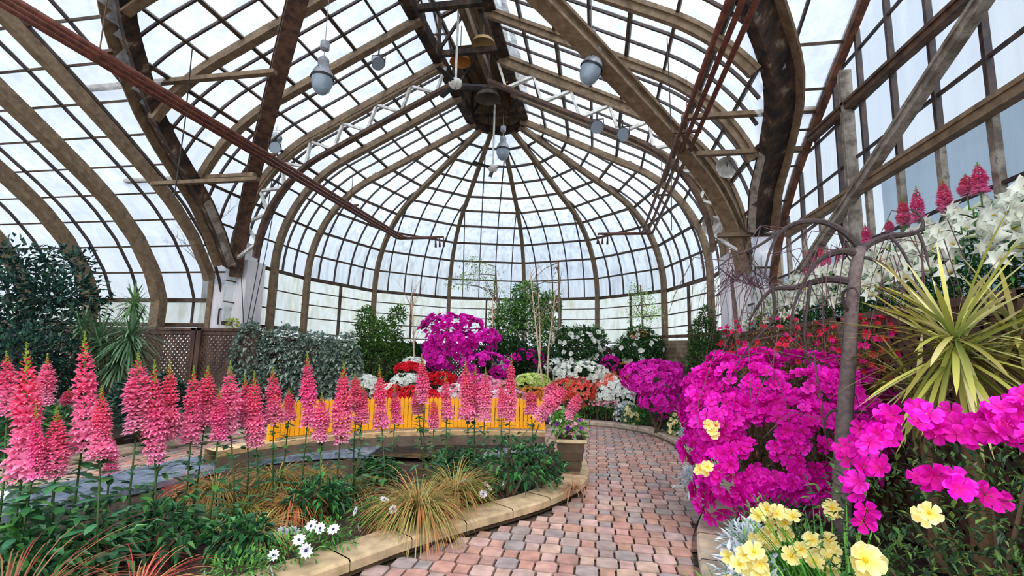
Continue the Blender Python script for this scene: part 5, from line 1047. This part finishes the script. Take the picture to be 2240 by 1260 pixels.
for i, (px, py, dep, lb) in enumerate(((1640, 1175, 3.1, 'silver dusty miller nearest the curb, behind the freesias'), (1632, 1110, 3.6, 'silver dusty miller farther along the right curb'), (1665, 1225, 2.75, 'silver dusty miller between the near freesias'), (1520, 960, 5.2, 'silver dusty miller at the left foot of the huge azalea'))):
    c = at(px, py, y=dep); bush('dusty_miller', [(c.x, dep, .28, .17, .14, .14)], lb, 'plant', SIL, 230, .085, .03, seed=420+i, shell=.1, group='silver dusty millers', stems=0, droop=.1, lc2=S(230, 236, 240))
for i, (px, py, dep, rx, lb) in enumerate(((1850, 1190, 2.55, .24, 'fresh green strap-leaved clump between freesias and azalea'), (2000, 1235, 2.1, .3, 'dark leafy groundcover at the bottom right'), (2180, 1225, 2.05, .3, 'dark leafy groundcover in the bottom right corner'), (1760, 1100, 3.4, .3, 'dark green leaves under the huge azalea'), (1700, 1120, 3.9, .3, 'shaded leaves at the foot of the huge azalea'))):
    c = at(px, py, y=dep); bush('groundcover_plant', [(c.x, dep, .3, rx, rx*.7, .2)], lb, 'plant', FG if i == 0 else NB, 420, .07, .022, seed=440+i, shell=.1, group='green groundcover on the right', stems=0)
# --- lily bank
lily = MB(); cw, cy_ = S(248, 248, 232), S(200, 214, 110)
def trumpet():
    m = MB(); n = 12; ring = [(.006, 0, cy_), (.012, .05, lerp(cw, cy_, .6)), (.022, .1, cw), (.036, .135, cw), (.055, .155, cw)]
    i0 = 0
    for r, z, c in ring:
        for j in range(n): t = 2*PI*j/n; m.v.append((r*math.cos(t), r*math.sin(t), z)); m.c.append(c)
    for j in range(n):
        t = 2*PI*j/n; k = 1 if j % 2 == 0 else .0; r = .052+.056*k; m.v.append((r*math.cos(t), r*math.sin(t), .164-.022*k)); m.c.append(cw)
    for k in range(len(ring)):
        for j in range(n): a = k*n+j; b = k*n+(j+1) % n; m.f.append((a, b, b+n, a+n))
    m.tube([(0, 0, .06), (0, 0, .135)], [.003, .006], 5, S(230, 190, 40)); return m
TRU = [proto(trumpet(), 'blossom', 'petal', True)]
LG = [S(50, 110, 46), S(38, 84, 40), S(70, 136, 56), S(28, 62, 34)]
def lilyleaf(seed, h):
    rn = random.Random(seed); m = MB(); m.tube([(0, 0, 0), (0, 0, h)], [.008, .006], 5, S(80, 120, 50))
    for i in range(58):
        z = h*(.04+.92*i/57); a = i*2.39; m.leaf((0, 0, z), (math.cos(a), math.sin(a), .55), rn.uniform(.13, .2), .022, vary(rn.choice(LG), .2, rn), droop=rn.uniform(.5, 1.5), k=3, fold=0)
    return m
LF = [proto(lilyleaf(k, .6), 'foliage', 'leaf') for k in range(4)]
rows = ((2.62, .42, 'front'), (2.78, .58, 'second'), (2.95, .72, 'third'), (3.11, .84, 'back'))
for ri, (x, h, rl) in enumerate(rows):
    k = 0; y = 2.7+ri*.08
    while y < 9.15:
        rn = random.Random(1000+ri*100+k); zb = 1.82+(x-2.54)*.185; hh_ = h*rn.uniform(.88, 1.1)*(1.0 if y < 5 else .92); b = V((x+rn.uniform(-.03, .03), y+rn.uniform(-.06, .06), zb))
        root = thing('lily', b, 'white trumpet lily, %s from the near end of the %s row on the right bank' % (ORD[min(k, 43)], rl), 'flower', 'white lilies on the right bank')
        inst(LF[k % 4], root, b, None, (1, 1, hh_/.6*(1.12 if k % 4 == 1 else 1.03)), 0, 'foliage')
        nb = (2 if k % 2 else 1) if ri == 0 else (4 if ri == 1 else 7)
        if k % 4 == 1 and ri: nb = 2
        for j in range(nb):
            a = 2*PI*j/nb+rn.random(); d = V((math.cos(a)-.5, math.sin(a)-.35, rn.uniform(.0, .65))).normalized(); inst(TRU[0], root, b+V((0, 0, hh_-.02-.14*(j % 3)*.6)), d, rn.uniform(.8, 1.08), rn.random(), 'blossom')
        k += 1; y += .27 if ri < 2 else .28
for i, (px, yt, yb, w) in enumerate(((2143, 352, 420, 30), (2114, 378, 425, 26), (2066, 388, 462, 28), (2008, 405, 482, 26), (1976, 432, 490, 24), (1944, 480, 505, 18), (1893, 488, 530, 18), (1848, 520, 560, 12), (1832, 530, 585, 12), (1812, 535, 590, 12), (1796, 528, 592, 13), (1782, 538, 600, 12), (1762, 540, 600, 13))):
    X = 3.17; a, b = at(px, yt, x=X), at(px+2, yb, x=X); base = V((X, b.y, 1.93)); h = (a-b).length/1.13; dep = b.y
    root = thing('snapdragon', base, 'pink snapdragon spike behind the lilies, %s from the near end' % ORD[i], 'flower', 'snapdragons behind the lilies'); ww = w/1050*dep/.15
    inst(SP[(2, 5, 4)[i % 3]], root, b, (0, 0, 1), (ww, ww, h/.5), i, 'flower_spike'); m = MB(); m.tube([base, b+V((0, 0, .05))], .006, 5, S(70, 110, 50)); m.build('stem', 'stem', root)
# faint bare tree outside the left wing
root = thing('bare_tree', (-14.5, 15.5, -.06), 'faint leafless tree outside behind the left wing glass', 'tree'); m, t = MB(), MB(); t.tube([(-14.5, 15.5, -.06), (-14.4, 15.5, 3), (-14.5, 15.5, 5)], [.16, .12, .06], 7, S(90, 84, 84)); t.build('trunk', 'bark', root)
def twigs(p, d, L, r, n):
    q = p+d*L; m.tube([p, (p+q)/2+V((rn.uniform(-.05, .05), 0, .03)), q], [r, r*.8, r*.55], 4, S(96, 90, 92), False)
    if n:
        for _ in range(3): twigs(q, (d+rdir(rn)*.6).normalized(), L*.68, r*.55, n-1)
for z in (2.4, 3.0, 3.6, 4.2, 4.9): twigs(V((-14.45, 15.5, z)), V((rn.uniform(-1, 1), 0, .5)).normalized(), 1.1, .04, 3)
m.build('branch_crown', 'bark', root)
